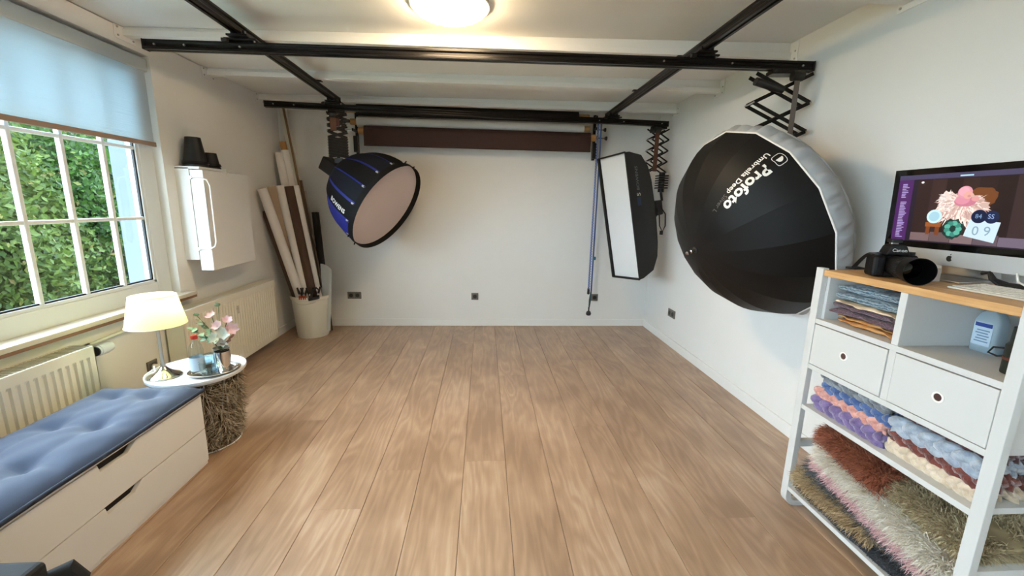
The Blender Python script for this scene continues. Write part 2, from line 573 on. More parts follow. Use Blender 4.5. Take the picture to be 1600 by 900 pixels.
for zb_ in zs2[1:-1]:
    MB().box(GX - 0.014, GX + 0.008, q0, q1, zb_ - 0.013, zb_ + 0.013).build('glazing_bar', PVC, win2)
for y0, y1 in zip(ys2[:-1], ys2[1:]):
    for z0, z1 in zip(zs2[:-1], zs2[1:]):
        MB().box(GX - 0.004, GX, y0 + 0.004, y1 - 0.004, z0 + 0.004, z1 - 0.004).build('pane', GLASSW, win2)
# sill and apron
mb = MB().box(-2.205, -2.085, 0.86, 3.14, 0.716, 0.742)
ws = struct(mb.build('trim_7', mat('sill_stone', (202, 193, 176), 0.35, var=0.05, vscale=20), bevel=0.003))
MB().box(-2.150, -2.092, 0.86, 3.14, 0.698, 0.716).build('sill_edge', mat('sill_wood', (128, 92, 66), 0.6, var=0.15, vscale=6, stretch=(4, 0.4, 4)), ws)
# roller blind
bl = thing('roller_blind', 'pale translucent roller blind lowered over the top of the window', 'blind', (-2.18, 2.0, 1.74))
BLM = translucent('blind_fabric', (206, 212, 214), 0.36, 0.85, bscale=(30, 4, 220), tint=(182, 206, 214))
MB().grid(lambda u, v: (-2.163 + 0.002 * math.sin(u * 25) * math.sin(v * 7), 0.99 + u * 2.035, 1.752 + v * 0.44), 60, 14).build('blind_fabric', BLM, bl, smooth='all')
MB().grid(lambda u, v: (-2.203, 0.99 + u * 2.035, 1.752 + v * 0.44), 20, 6).build('added_rear_layer', translucent('blind_added_layer', (190, 206, 214), 0.5, 0.9), bl, smooth='all')  # extra layer added to blur the glazing bar shadows on the blind
MB().box(-2.171, -2.155, 0.985, 3.035, 1.728, 1.756).build('bottom_bar', mat('blind_bar', (150, 126, 110), 0.5), bl, bevel=0.003)
MB().box(-2.212, -2.155, 0.975, 3.045, 2.185, 2.262).build('cassette', mat('blind_cassette', (190, 196, 196), 0.5), bl, bevel=0.006)

# ================================================================== OUTSIDE
LAWN = mat('lawn_green', (62, 78, 34), 0.9, var=0.25, vscale=5, bump=0.5, bscale=80)
g = MB().box(-16, XL - 0.34, -12, 22, -0.5, -0.3).build('ground', LAWN)
struct(g)
MB().box(-4.9, -4.5, -12, 22, -0.3, -0.285).build('garden_path', mat('path_slabs', (130, 128, 116), 0.9, var=0.1, vscale=6), g)
leaf_mats = []
for i, (c, c2) in enumerate((((20, 40, 12), (52, 76, 28)), ((15, 33, 12), (42, 68, 26)), ((30, 48, 17), (72, 86, 36)))):
    mt = translucent('leaf_green_%d' % i, c, 0.35, 0.45, tint=c2)
    nt = mt.node_tree
    nt.nodes['Principled BSDF'].inputs['Specular IOR Level'].default_value = 0.12
    gi = nt.nodes.new('ShaderNodeNewGeometry')
    r = nt.nodes.new('ShaderNodeValToRGB')
    r.color_ramp.elements[0].color = (*lin(c), 1)
    r.color_ramp.elements[1].color = (*lin(c2), 1)
    e = r.color_ramp.elements.new(0.94)
    e.color = (*lin(c2), 1)
    e2 = r.color_ramp.elements.new(0.97)
    e2.color = (*lin((96, 80, 44)), 1)
    nt.links.new(gi.outputs['Random Per Island'], r.inputs[0])
    nt.links.new(r.outputs[0], nt.nodes['Principled BSDF'].inputs['Base Color'])
    leaf_mats.append(mt)
def shrub(name, label, centre, radii, n, lm, size):
    t = thing(name, label, 'shrub', (centre[0], centre[1], -0.3), 'leafy shrubs outside the window')
    d = RNG.normal(size=(n, 3))
    d /= np.linalg.norm(d, axis=1)[:, None]
    rad = RNG.uniform(0.45, 1.0, n) ** 0.6
    lump = 1 + 0.18 * np.sin(d[:, 0] * 7 + 1) * np.cos(d[:, 1] * 6 + d[:, 2] * 5)
    P = np.array(centre) + d * np.array(radii) * (rad * lump)[:, None]
    P = P[P[:, 2] > -0.28]
    n = len(P)
    nrm = RNG.normal(size=(n, 3)) + np.array([0.9, -0.5, 0.6])
    nrm /= np.linalg.norm(nrm, axis=1)[:, None]
    ax = np.cross(nrm, RNG.normal(size=(n, 3)))
    ax /= np.linalg.norm(ax, axis=1)[:, None]
    bx = np.cross(nrm, ax)
    s = RNG.uniform(0.6, 1.3, n)[:, None] * size
    vsx = np.stack([P - ax * s, P + bx * s * 0.55 + nrm * s * 0.12, P + ax * s, P - bx * s * 0.55 + nrm * s * 0.12], 1).reshape(-1, 3)
    me = bpy.data.meshes.new('foliage')
    F = np.arange(4 * n).reshape(n, 4)
    F = np.concatenate([F[:, [0, 1, 2]], F[:, [0, 2, 3]]])
    me.from_pydata((vsx - OFF[t.name]).tolist(), [], F.tolist())
    me.materials.append(lm)
    o = bpy.data.objects.new('foliage', me)
    COL.objects.link(o)
    o.parent = t
    o['kind'] = 'stuff'
    bark = mat('bark', (112, 96, 78), 0.9, var=0.2)
    for k in range(7):
        a = RNG.uniform(-1, 1, 2)
        top = np.array([centre[0] + a[0] * radii[0] * 0.8, centre[1] + a[1] * radii[1] * 0.8, centre[2] + RNG.uniform(0.0, 0.8) * radii[2]])
        b0 = np.array([centre[0] + a[0] * 0.15, centre[1] + a[1] * 0.2, -0.3])
        mid = (b0 + top) / 2 + RNG.normal(size=3) * 0.12
        MB().tube([b0, mid, top], [0.035, 0.022, 0.008], 7).build('branch', bark, t, smooth=True)
shrub('leafy_shrub', 'loose yellow green shrub in the leftmost visible window panes', (-5.6, 4.7, 0.95), (0.9, 1.35, 1.55), 24000, leaf_mats[2], 0.040)
shrub('leafy_shrub', 'bright green bush behind the middle column of window panes', (-5.9, 6.2, 0.95), (0.9, 1.3, 1.6), 24000, leaf_mats[0], 0.040)
shrub('leafy_shrub', 'dark green bush filling the panes beside the pale outer reveal', (-5.8, 7.9, 1.0), (1.0, 1.5, 1.7), 24000, leaf_mats[1], 0.040)
shrub('leafy_shrub', 'tall dense hedge rising far behind the other garden shrubs', (-8.6, 8.2, 1.2), (0.9, 6.0, 2.1), 16000, leaf_mats[1], 0.12)

# ================================================================== CEILING LAMP
LC = V(-0.185, 2.425, 0)
lt = thing('ceiling_lamp', 'glowing round dome ceiling lamp between the black rails', 'ceiling lamp', (LC[0], LC[1], 2.34))
MB().lathe((LC[0], LC[1], 0), [(0.0, 2.416), (0.198, 2.416), (0.205, 2.412), (0.205, 2.398), (0.199, 2.396), (0.0, 2.402)], 40).build('lamp_base', WHITEM, lt, smooth=True)
prof = [(0.192 * math.cos(a), 2.400 - 0.062 * math.sin(a)) for a in np.linspace(0, PI / 2, 14)]
LGM = emit('lamp_glow', LAMP_COLOR, LAMP_STRENGTH)
MB().lathe((LC[0], LC[1], 0), prof, 48).build('glass_dome', LGM, lt, smooth='all')

# ================================================================== RAILS
def rail_poly(w_, h_):
    a, b = w_ / 2, h_ / 2
    g = 0.008
    return [(-a, -b), (-0.006, -b), (-0.006, -b + g), (0.006, -b + g), (0.006, -b), (a, -b), (a, -b + 0.012), (a - g, -b + 0.018), (a - g, b - 0.018), (a, b - 0.012),
            (a, b), (-a, b), (-a, b - 0.012), (-a + g, b - 0.018), (-a + g, -b + 0.018), (-a, -b + 0.012)]
def rail(label, p0, p1, group, zc, carriages, bolts):
    p0, p1 = np.array([*p0, zc], float), np.array([*p1, zc], float)
    d = unit(p1 - p0)
    s = np.cross(d, V(0, 0, 1))
    t = thing('ceiling_rail', label, 'rail', ((p0[0] + p1[0]) / 2, (p0[1] + p1[1]) / 2, zc - 0.025), group)
    MB().extrude(rail_poly(0.05, 0.05), p0, s, V(0, 0, 1), p1 - p0).build('profile', BLACKM, t, bevel=0.0015)
    for e_, q in ((p0, -1), (p1, 1)):
        MB().obox(e_ + d * q * 0.003, d * 0.003, s * 0.027, V(0, 0, 0.027)).build('end_cap', BLACKP, t, bevel=0.002)
    L = np.linalg.norm(p1 - p0)
    for b in bolts:
        c = p0 + d * b
        MB().cyl(c + s * 0.0175, c + s * 0.0262, 0.0055, n=8).build('bolt', STEEL, t)
    return t
RZ, CZ = 2.228, 2.3075
yl0, yl1 = 0.2, 4.17
rail('left black ceiling rail running front to back beside the window wall', (-1.335, 0.3), (-1.350, 4.20), 'lengthwise black ceiling rails', CZ, [], [])
rail('right black ceiling rail running front to back above the umbrella', (1.245, 0.3), (1.247, 4.46), 'lengthwise black ceiling rails', CZ, [], [])
FR0, FR1 = V(-1.875, 2.665), V(1.908, 2.548)
BR0, BR1 = V(-1.925, 4.060), V(1.830, 4.350)
rail('front black cross rail near the ceiling lamp, left wall to right wall', FR0, FR1, 'black cross rails', RZ, [], [0.06, 0.22, 0.52, 2.9, 3.3, 3.72])
rail('rear black cross rail in front of the backdrop rolls', BR0, BR1, 'black cross rails', RZ, [], [0.07, 0.24, 3.05, 3.3, 3.7])
def on_line(a, b, x_):
    return a[1] + (b[1] - a[1]) * (x_ - a[0]) / (b[0] - a[0])
def carriage(label, x_, y_):
    t = thing('rail_carriage', label, 'rail carriage', (x_, y_, 2.2545), 'carriages joining the rails')
    MB().box(x_ - 0.085, x_ + 0.085, y_ - 0.055, y_ + 0.055, 2.2545, 2.264).build('lower_plate', BLACKM, t, bevel=0.002)
    MB().box(x_ - 0.055, x_ + 0.055, y_ - 0.085, y_ + 0.085, 2.264, 2.2735).build('upper_plate', BLACKM, t, bevel=0.002)
    for sx_ in (-1, 1):
        for sy_ in (-1, 1):
            MB().cyl((x_ + sx_ * 0.032, y_ + sy_ * 0.06, 2.2735), (x_ + sx_ * 0.032, y_ + sy_ * 0.06, 2.296), 0.010, n=12).build('roller', BLACKR, t)
            MB().cyl((x_ + sx_ * 0.07, y_ + sy_ * 0.04, 2.247), (x_ + sx_ * 0.07, y_ + sy_ * 0.04, 2.2545), 0.005, n=8).build('bolt', STEEL, t)
    MB().box(x_ - 0.088, x_ - 0.06, y_ - 0.075, y_ - 0.05, 2.238, 2.2545).build('brake', BLACKP, t, bevel=0.002)
carriage('carriage where the front cross rail meets the left rail', -1.337, on_line(FR0, FR1, -1.337))
carriage('carriage where the front cross rail meets the right rail', 1.246, on_line(FR0, FR1, 1.246))
carriage('carriage where the rear cross rail meets the left rail', -1.35, on_line(BR0, BR1, -1.35))
carriage('carriage where the rear cross rail meets the right rail', 1.247, on_line(BR0, BR1, 1.247))
# hanger clips under the beams
for lab, x_, ys in (('left', -1.340, (3.68, 2.92, 2.14)), ('right', 1.246, (3.60, 2.80, 2.02))):
    for k, y_ in enumerate(ys):
        wh = ('nearest the back wall', 'behind the front cross rail', 'in front of the ceiling lamp')[k]
        q = MB().box(x_ - 0.045, x_ + 0.045, y_ - 0.02, y_ + 0.02, 2.3325, 2.3395).build('rail_clip', BLACKM, bevel=0.001)
        tag(q, 'small black clip holding the %s rail to the beam %s' % (lab, wh), 'clip', 'rail clips under the beams')

# ================================================================== PANTOGRAPHS
def pantograph(label, x_, y_, ztop, zbot, width, n, ang, strap, handle, gap=0.05, bw=0.018, squeeze=0):
    t = thing('pantograph_hanger', label, 'pantograph', (x_, y_, zbot), 'scissor hangers on the rails')
    u = V(math.cos(ang), math.sin(ang), 0)
    s = V(-math.sin(ang), math.cos(ang), 0)
    c = V(x_, y_, 0)
    MB().obox(V(x_, y_, ztop - 0.0125), u * 0.07, s * 0.04, V(0, 0, 0.0125)).build('trolley', BLACKM, t, bevel=0.003)
    for sx_ in (-1, 1):
        MB().cyl(V(x_, y_, ztop - 0.012) + u * 0.05 * sx_ - s * 0.045, V(x_, y_, ztop - 0.012) + u * 0.05 * sx_ + s * 0.045, 0.008, n=10).build('wheel', BLACKR, t)
    z1 = ztop - 0.025
    hs = np.linspace(z1, zbot, n + 1).tolist()
    if squeeze:      # lower cells folded tight
        zm = zbot + squeeze * 0.024
        hs = np.linspace(z1, zm, n + 1).tolist() + np.linspace(zm, zbot, squeeze + 1).tolist()[1:]
    for za, zb in zip(hs[:-1], hs[1:]):
        for g_ in (-1, 1):
            o_ = s * gap / 2 * g_
            MB().bar(c + o_ - u * width / 2 + V(0, 0, za), c + o_ + u * width / 2 + V(0, 0, zb), bw, 0.005, s).build('arm', BLACKM, t)
            MB().bar(c + o_ * 0.8 + u * width / 2 + V(0, 0, za), c + o_ * 0.8 - u * width / 2 + V(0, 0, zb), bw, 0.005, s).build('arm', BLACKM, t)
        for sx_ in (-1, 1):
            MB().cyl(c + u * width / 2 * sx_ - s * gap * 0.6 + V(0, 0, zb), c + u * width / 2 * sx_ + s * gap * 0.6 + V(0, 0, zb), 0.005, n=8).build('pivot', STEEL, t)
    if strap is not None:
        MB().obox(c + u * strap[0] - s * gap * 0.75 + V(0, 0, (z1 + strap[1]) / 2), u * strap[2] / 2, s * 0.002, V(0, 0, (z1 - strap[1]) / 2)).build('spring_strap', mat(strap[3], strap[4], 0.6, var=0.1), t)
        MB().cyl(c + u * (strap[0] - 0.03) - s * gap * 0.7 + V(0, 0, z1 - 0.02), c + u * (strap[0] + 0.03) - s * gap * 0.7 + V(0, 0, z1 - 0.02), 0.028, n=18).build('spring_drum', BLACKP, t, smooth=True)
    if handle:
        p0, p1 = handle
        MB().cyl(p0, p1, 0.022, n=16).build('friction_roller', BLACKP, t, smooth=True)
    return t, u, s
pantograph('open black scissor hanger holding the large umbrella', 1.735, 2.553, 2.203, 1.70, 0.32, 3, math.radians(-8), (0.06, 1.70, 0.028, 'grey_strap', (96, 84, 76)),
           (V(1.55, 2.50, 2.125), V(1.72, 2.50, 2.085)), gap=0.09, bw=0.02)
pt, pu, ps = pantograph('nearly closed black scissor hanger above the blue and black softbox', -1.335, 4.105, 2.203, 1.80, 0.17, 4, math.radians(15), (-0.03, 2.02, 0.05, 'brown_strap', (88, 52, 34)), None, gap=0.07, bw=0.017, squeeze=7)
MB().box(-1.27, -1.215, 4.06, 4.10, 2.10, 2.125).build('friction_knob', BLACKP, pt, bevel=0.005)
MB().box(-1.385, -1.30, 4.055, 4.075, 2.06, 2.13).build('spring_housing', mat('dark_red_plastic', (84, 40, 36), 0.5), pt, bevel=0.005)
pantograph('black scissor hanger with a brown strap above the strip softbox', 1.745, 4.345, 2.203, 1.755, 0.20, 4, math.radians(12), (-0.055, 1.76, 0.045, 'brown_strap', (88, 52, 34)),
           (V(1.64, 4.29, 2.15), V(1.70, 4.29, 2.15)), gap=0.09, bw=0.014)

# ================================================================== DEEP UMBRELLA
UC = V(1.544, 2.377, 1.3045); UR, UD = 0.558, 0.355
ua_, ue_ = 0.101, 0.395
UN = V(math.cos(ue_) * math.cos(ua_), math.cos(ue_) * math.sin(ua_), math.sin(ue_))
UA = unit(np.cross(UN, V(0, 0, 1))); UB = np.cross(UA, UN)
SM = 1 - math.sqrt(1 - 0.93)
def dome(s, t, lift=0.0, flat=True):
    ax = (1 - math.sqrt(max(0, 1 - 0.93 * s * s))) / SM
    r = UR * s
    if flat:   # straight cloth between 16 ribs
        k = PI / 16
        tt = ((t + k) % (2 * k)) - k   # offset from the nearest rib (ribs at multiples of 2k)
        tt = k - abs(tt)
        r *= math.cos(k) / math.cos(tt)
    return UC - UN * (UD * (1 - ax) + lift) + r * (math.cos(t) * UA + math.sin(t) * UB)
um = thing('umbrella', 'large deep black photo umbrella with white diffuser edge, back turned', 'umbrella', UC + V(0, 0, -0.55))
UBL = mat('umbrella_black', (15, 14, 14), 0.55, spec=0.25, bump=0.03, bscale=200, var=0.08, vscale=3)
for k in range(16):
    t0 = k * PI / 8
    MB().grid(lambda u, v: dome(0.02 + 0.98 * v, t0 + u * PI / 8), 4, 18).build('panel', UBL, um, smooth='all')
rim = [dome(1.0, i * PI / 64) for i in range(128)]
MB().tube(rim, 0.0055, 6, closed=True).build('rim_piping', mat('white_piping', (232, 230, 224), 0.6), um, smooth='all')
MB().lathe(UC - UN * (UD + 0.062), [(0.0, 0.0), (0.008, 0.002), (0.011, 0.008), (0.010, 0.016), (0.006, 0.02), (0.006, 0.028), (0.011, 0.032), (0.012, 0.06), (0.012, 0.09)], 16, UN).build('ferrule', CHROME, um, smooth=True)
MB().lathe(UC - UN * (UD + 0.004), [(0.0, -0.004), (0.018, -0.003), (0.02, 0.0), (0.018, 0.006)], 16, UN).build('tip_cap', BLACKP, um, smooth=True)
DIFM = translucent('diffuser_cloth', (204, 205, 206), 0.35, 0.7)
rng2 = np.random.default_rng(5)
ph = rng2.uniform(0, 6.28, 8)
def skirt(u, v):
    t = u * 2 * PI
    k = PI / 16
    tt = k - abs(((t + k) % (2 * k)) - k)
    r = UR * math.cos(k) / math.cos(tt)
    wr = 0.010 * math.sin(PI * min(1, v * 1.1)) * (math.sin(t * 46 + ph[0]) + 0.7 * math.sin(t * 71 + ph[1]) + 0.6 * math.sin(t * 29 + ph[2] + 3 * v))
    rr = (r + 0.014 * math.sin(PI * v ** 0.8) + wr * 0.8) if v < 1 else r
    rr *= (1 - 0.05 * v * v)
    return UC + UN * (0.128 * v) + rr * (math.cos(t) * UA + math.sin(t) * UB)
MB().grid(skirt, 320, 8, wrap_u=True).build('diffuser_skirt', DIFM, um, smooth='all')
MB().lathe(UC + UN * 0.128, [(UR * 0.95, 0.0), (UR * 0.9, 0.008), (UR * 0.5, 0.03), (0.09, 0.035)], 64, UN).build('diffuser_front', DIFM, um, smooth='all')
MB().cyl(UC - UN * (UD - 0.03), UC + UN * 0.19, 0.005, n=10).build('shaft', STEEL, um, smooth=True)
# lettering follows the cloth: reading from the rim towards the tip
arc = [0.0]; SS = np.linspace(1.0, 0.2, 161)
for i in range(1, 161):
    arc.append(arc[-1] + np.linalg.norm(dome(SS[i], 0.8, flat=False) - dome(SS[i - 1], 0.8, flat=False)))
def lettering(s0, tbase):
    a0 = np.interp(-s0, -SS, arc)
    def fn(u, v):
        s = np.interp(a0 + u, arc, SS)
        # letter tops point clockwise round the rim as seen from outside
        t = tbase - v / (UR * s)
        return dome(s, t, 0.0035)
    return fn
LET = mat('white_print', (238, 236, 230), 0.5)
LETG = mat('grey_print', (96, 92, 88), 0.6)
mb = MB(); text_on(mb, 'Profoto', lettering(0.925, 0.835), 0.080, 0.035); mb.build('lettering', LET, um)
mb = MB(); u1 = text_on(mb, 'Umbrella Deep', lettering(0.965, 0.925), 0.039, 0.02); mb.build('lettering', LET, um)
a0 = np.interp(-0.965, -SS, arc) + u1 + 0.012
mb = MB(); text_on(mb, 'Silver L', lettering(float(np.interp(a0, arc, SS)), 0.925), 0.036); mb.build('lettering', LETG, um)
fn = lettering(0.985, 0.84)
mb = MB()
def ring2d(cx, cy, a, b, e=4, n=32):
    out = []
    for i in range(n):
        t = 2 * PI * i / n
        c_, s_ = math.cos(t), math.sin(t)
        out.append((cx + a * math.copysign(abs(c_) ** (2 / e), c_), cy + b * math.copysign(abs(s_) ** (2 / e), s_)))
    return out
o1, o2 = ring2d(0.022, 0.028, 0.026, 0.032), ring2d(0.022, 0.028, 0.0235, 0.029)
mb.add([fn(*p) for p in o1 + o2], [(i, (i + 1) % 32, 32 + (i + 1) % 32, 32 + i) for i in range(32)])
half = [(0.022 + 0.016 * math.cos(t), 0.022 + 0.022 * math.sin(t)) for t in np.linspace(0, PI, 16)]
mb.add([fn(*p) for p in half], [tuple(range(16))])
mb.build('logo', LET, um)
# flash head between umbrella and hanger
fh = thing('flash_head', 'black studio flash head behind the umbrella diffuser', 'flash head', (1.74, 2.44, 1.40))
hp = UC + UN * 0.17
MB().cyl(hp, hp + UN * 0.10 + V(-0.03, 0.02, 0.06), 0.06, n=24).build('body', BLACKP, fh, smooth=True)
MB().tube([hp + UN * 0.05 + V(0, 0.02, 0.05), V(1.745, 2.50, 1.60), V(1.735, 2.553, 1.705)], 0.012, 10).build('bracket', BLACKM, fh, smooth=True)

# ================================================================== BLUE-BLACK PARABOLIC SOFTBOX
OC = V(-0.935, 4.07, 1.375); OR_, OD = 0.44, 0.55
oa, oe = -0.355, -0.553
ON = V(math.cos(oe) * math.cos(oa), math.cos(oe) * math.sin(oa), math.sin(oe))
OA = unit(np.cross(ON, V(0, 0, 1))); OB = np.cross(OA, ON)
def para(v, t, lift=0.0):
    """v 0 rim .. 1 back ring"""
    a = v * OD
    r = 0.075 + (OR_ - 0.075) * (1 - v ** 2.0) ** 0.62 + lift
    k = PI / 16
    tt = k - abs(((t + k) % (2 * k)) - k)
    r *= math.cos(k) / math.cos(tt)
    return OC - ON * a + r * (math.cos(t) * OA + math.sin(t) * OB)
ob = thing('octa_softbox', 'round deep softbox, black and blue, tilted down with a pale front', 'softbox', OC + V(-0.2, 0, -0.4))
OBK = mat('softbox_black', (15, 15, 17), 0.75, spec=0.25, bump=0.05, bscale=260, var=0.08, vscale=5)
ONV = mat('softbox_navy', (17, 21, 31), 0.7, spec=0.25, bump=0.05, bscale=260)
OBL = mat('softbox_blue', (18, 32, 128), 0.6, bump=0.04, bscale=260)
for k in range(16):
    t0 = k * PI / 8
    dcol = OBL if k in (14, 13) else (OBK if k % 2 else ONV)
    MB().grid(lambda u, v: para(v * 0.985, t0 + u * PI / 8), 4, 16).build('panel', dcol, ob, smooth='all')
    # blue border strip along the seam
    wd = 0.034 if k % 2 == 0 else 0.02
    MB().grid(lambda u, v: para(v * 0.9, t0 + (u - 0.12) * PI / 8 * wd * 4, 0.0025), 2, 16).build('seam_strip', OBL, ob, smooth='all')
MB().grid(lambda u, v: OC + ON * (0.055 * v) + (OR_ + 0.004) * (math.cos(u * 2 * PI) * OA + math.sin(u * 2 * PI) * OB), 64, 2, wrap_u=True).build('front_lip', OBK, ob, smooth='all')
MB().grid(lambda u, v: OC + ON * (0.055 - 0.05 * v) + (OR_ + 0.004 - 0.012 * v) * (math.cos(u * 2 * PI) * OA + math.sin(u * 2 * PI) * OB), 64, 2, wrap_u=True).build('front_hem', OBK, ob, smooth='all')
OFR = translucent('softbox_front_cloth', (232, 214, 210), 0.15, 0.8)
MB().lathe(OC + ON * 0.008, [(OR_ - 0.008, 0.0), (OR_ * 0.6, -0.004), (0.001, -0.006)], 64, ON).build('front_cloth', OFR, ob, smooth='all')
for k in range(16):
    t0 = k * PI / 8
    d = math.cos(t0) * OA + math.sin(t0) * OB
    MB().cyl(OC + d * (OR_ + 0.002) - ON * 0.004, OC + d * (OR_ + 0.022) + ON * 0.004, 0.006, n=8).build('rib_tip', BLACKP, ob)
    MB().obox(OC + d * (OR_ - 0.004) - ON * 0.02, d * 0.006, np.cross(d, ON) * 0.008, ON * 0.012).build('rib_tab', mat('rib_tab_grey', (190, 190, 188), 0.5), ob)
MB().lathe(OC - ON * OD, [(0.085, 0.012), (0.095, 0.0), (0.095, -0.02), (0.06, -0.022)], 28, ON).build('speed_ring', BLACKM, ob, smooth=True)
# lettering on the lower left panel: runs from the back to the rim
def octa_text(v0, t0):
    def fn(u, h):
        vv = v0 - u / 0.62
        r = 0.075 + (OR_ - 0.075) * (1 - vv ** 2.0) ** 0.62
        return para(vv, t0 + h / r, 0.006)
    return fn
OCT_T = 5.975
mb = MB(); text_on(mb, 'BOWENS', octa_text(0.50, OCT_T), 0.055, 0.03); mb.build('lettering', LET, ob)
# flash head behind it
hd = thing('flash_head', 'small black flash head at the back of the blue black softbox', 'flash head', OC - ON * 0.66 + V(0, 0, -0.08))
hb = OC - ON * (OD + 0.022)
MB().obox(hb - ON * 0.085, ON * 0.085, OA * 0.07, OB * 0.065).build('body', BLACKP, hd, bevel=0.012)
MB().cyl(hb, hb - ON * 0.03, 0.055, n=20).build('mount', BLACKM, hd, smooth=True)
MB().obox(hb - ON * 0.172, ON * 0.003, OA * 0.045, OB * 0.035).build('rear_panel', mat('dark_grey_plastic', (44, 44, 46), 0.5), hd)
st = V(-1.335, 4.105, 1.80)
k0 = hb - ON * 0.06 + OB * 0.065
MB().tube([k0, k0 + OB * 0.05 + V(0, 0, 0.02), V(k0[0], k0[1], 1.762), V(-1.36, 4.11, 1.765), st + V(0, 0, -0.03), st], 0.009, 8).build('yoke', BLACKM, hd, smooth=True)
MB().box(-1.372, -1.30, 4.08, 4.13, 1.745, 1.79).build('clamp', BLACKP, hd, bevel=0.004)

# ================================================================== STRIP SOFTBOX
SC = V(1.349, 4.108, 1.295); sa, se, sr, SW, SH = -2.714, -0.176, -0.082, 0.388, 1.2
SN = V(math.cos(se) * math.cos(sa), math.cos(se) * math.sin(sa), math.sin(se))
a_ = unit(np.cross(SN, V(0, 0, 1))); b_ = np.cross(a_, SN)
SA = math.cos(sr) * a_ + math.sin(sr) * b_; SB = -math.sin(sr) * a_ + math.cos(sr) * b_
sb = thing('strip_softbox', 'tall narrow black strip softbox with a bright white front', 'softbox', SC + V(0.1, 0, -0.62))
loops = [(0.0, 1.0, 1.0), (-0.05, 1.0, 1.0), (-0.22, 0.86, 0.93), (-0.34, 0.62, 0.74), (-0.405, 0.42, 0.52), (-0.425, 0.38, 0.13)]
def sloop(i, su, sv):
    d, fw, fh_ = loops[i]
    return SC + SN * (d + 0.04) + SA * SW / 2 * fw * su + SB * SH / 2 * fh_ * sv
SBK = mat('strip_black', (15, 15, 16), 0.7, bump=0.05, bscale=240, var=0.1, vscale=4)
cn = [(1, 1), (-1, 1), (-1, -1), (1, -1)]
for k in range(4):
    c0, c1 = cn[k], cn[(k + 1) % 4]
    mb = MB()
    vs_, fs_ = [], []
    N = 8
    for i in range(len(loops)):
        for j in range(N + 1):
            q = j / N
            p = sloop(i, *c0) * (1 - q) + sloop(i, *c1) * q
            vs_.append(p)
    for i in range(len(loops) - 1):
        for j in range(N):
            fs_.append((i * (N + 1) + j, i * (N + 1) + j + 1, (i + 1) * (N + 1) + j + 1, (i + 1) * (N + 1) + j))
    mb.add(vs_, fs_)
    mb.build('side_panel', SBK, sb, smooth=True)
SFR = translucent('strip_front_cloth', (240, 240, 238), 0.12, 0.75)
MB().grid(lambda u, v: SC + SN * (0.012 + 0.006 * math.sin(PI * u) * math.sin(PI * v)) + SA * (SW - 0.012) * (u - 0.5) + SB * (SH - 0.012) * (v - 0.5), 8, 16).build('front_cloth', SFR, sb, smooth='all')
pts = [SC + SN * 0.04 + SA * SW / 2 * s_ + SB * SH / 2 * t_ for s_, t_ in cn]
mb = MB()
for k in range(4):
    p0, p1 = pts[k], pts[(k + 1) % 4]
    mb.tube([p0, p1], 0.008, 8)
mb.build('front_piping', SBK, sb, smooth=True)
MB().lathe(SC - SN * 0.385, [(0.075, 0.02), (0.085, 0.0), (0.085, -0.02), (0.05, -0.022)], 24, SN).build('speed_ring', BLACKM, sb, smooth=True)
# print on the visible side (towards the back wall / right of the front)
def strip_text(u0, d0):
    def fn(u, h):
        # side panel at su=-1 between loop 1 and 2; u runs upwards, h runs towards the front edge
        q = d0 - h
        i = 1
        f_ = (q - 0.05) / 0.17
        p0 = SC + SN * (-0.05 + 0.04) - SA * SW / 2 + SB * (u0 + u)
        p1 = SC + SN * (-0.22 + 0.04) - SA * SW / 2 * 0.86 + SB * (u0 + u) * 0.95
        p = p0 * (1 - f_) + p1 * f_
        return p - SA * 0.006
    return fn
mb = MB(); text_on(mb, 'BOWENS', strip_text(0.245, 0.135), 0.055); mb.build('lettering', mat('dim_print', (112, 116, 118), 0.6), sb)
mb = MB(); text_on(mb, 'S', strip_text(0.19, 0.14), 0.075); mb.build('logo', LET, sb)
mb = MB(); fnq = strip_text(0.0, 0.14); mb.add([fnq(0.10, 0.0), fnq(0.18, 0.0), fnq(0.18, 0.055), fnq(0.10, 0.055)], [(0, 1, 2, 3)]); mb.build('blue_patch', mat('navy_print', (20, 36, 72), 0.6), sb)
sh_ = thing('flash_head', 'black flash head behind the strip softbox near the corner', 'flash head', SC - SN * 0.5 + V(0, 0, -0.12))
hb = SC - SN * 0.405
hax = unit(V(0.25, 0.35, 0.05))
MB().cyl(hb, hb - SN * 0.03, 0.06, n=20).build('mount', BLACKM, sh_, smooth=True)
MB().obox(hb - SN * 0.07 + V(0, 0.02, 0.02), SN * 0.05, SA * 0.05, SB * 0.075).build('body', BLACKP, sh_, bevel=0.012)
for k in range(6):
    MB().box(1.76, 1.86, 4.27, 4.37, 1.715 - k * 0.024, 1.728 - k * 0.024).build('cooling_fin', BLACKM, sh_)
MB().cyl((1.81, 4.32, 1.56), (1.81, 4.32, 1.757), 0.03, n=16).build('spigot', BLACKM, sh_, smooth=True)
MB().tube([(1.81, 4.32, 1.57), (1.83, 4.32, 1.48), hb - SN * 0.07 + V(0.03, 0.02, 0.08)], 0.014, 8).build('yoke', BLACKM, sh_, smooth=True)
MB().tube([(1.80, 4.28, 1.42), (1.85, 4.25, 1.34), (1.855, 4.24, 1.22), (1.83, 4.24, 1.16), (1.80, 4.25, 1.22), (1.80, 4.28, 1.33)], 0.006, 8).build('cable', BLACKR, sh_, smooth=True)
MB().cyl((1.82, 4.24, 1.13), (1.82, 4.24, 1.17), 0.017, n=12).build('plug', BLACKR, sh_, smooth=True)

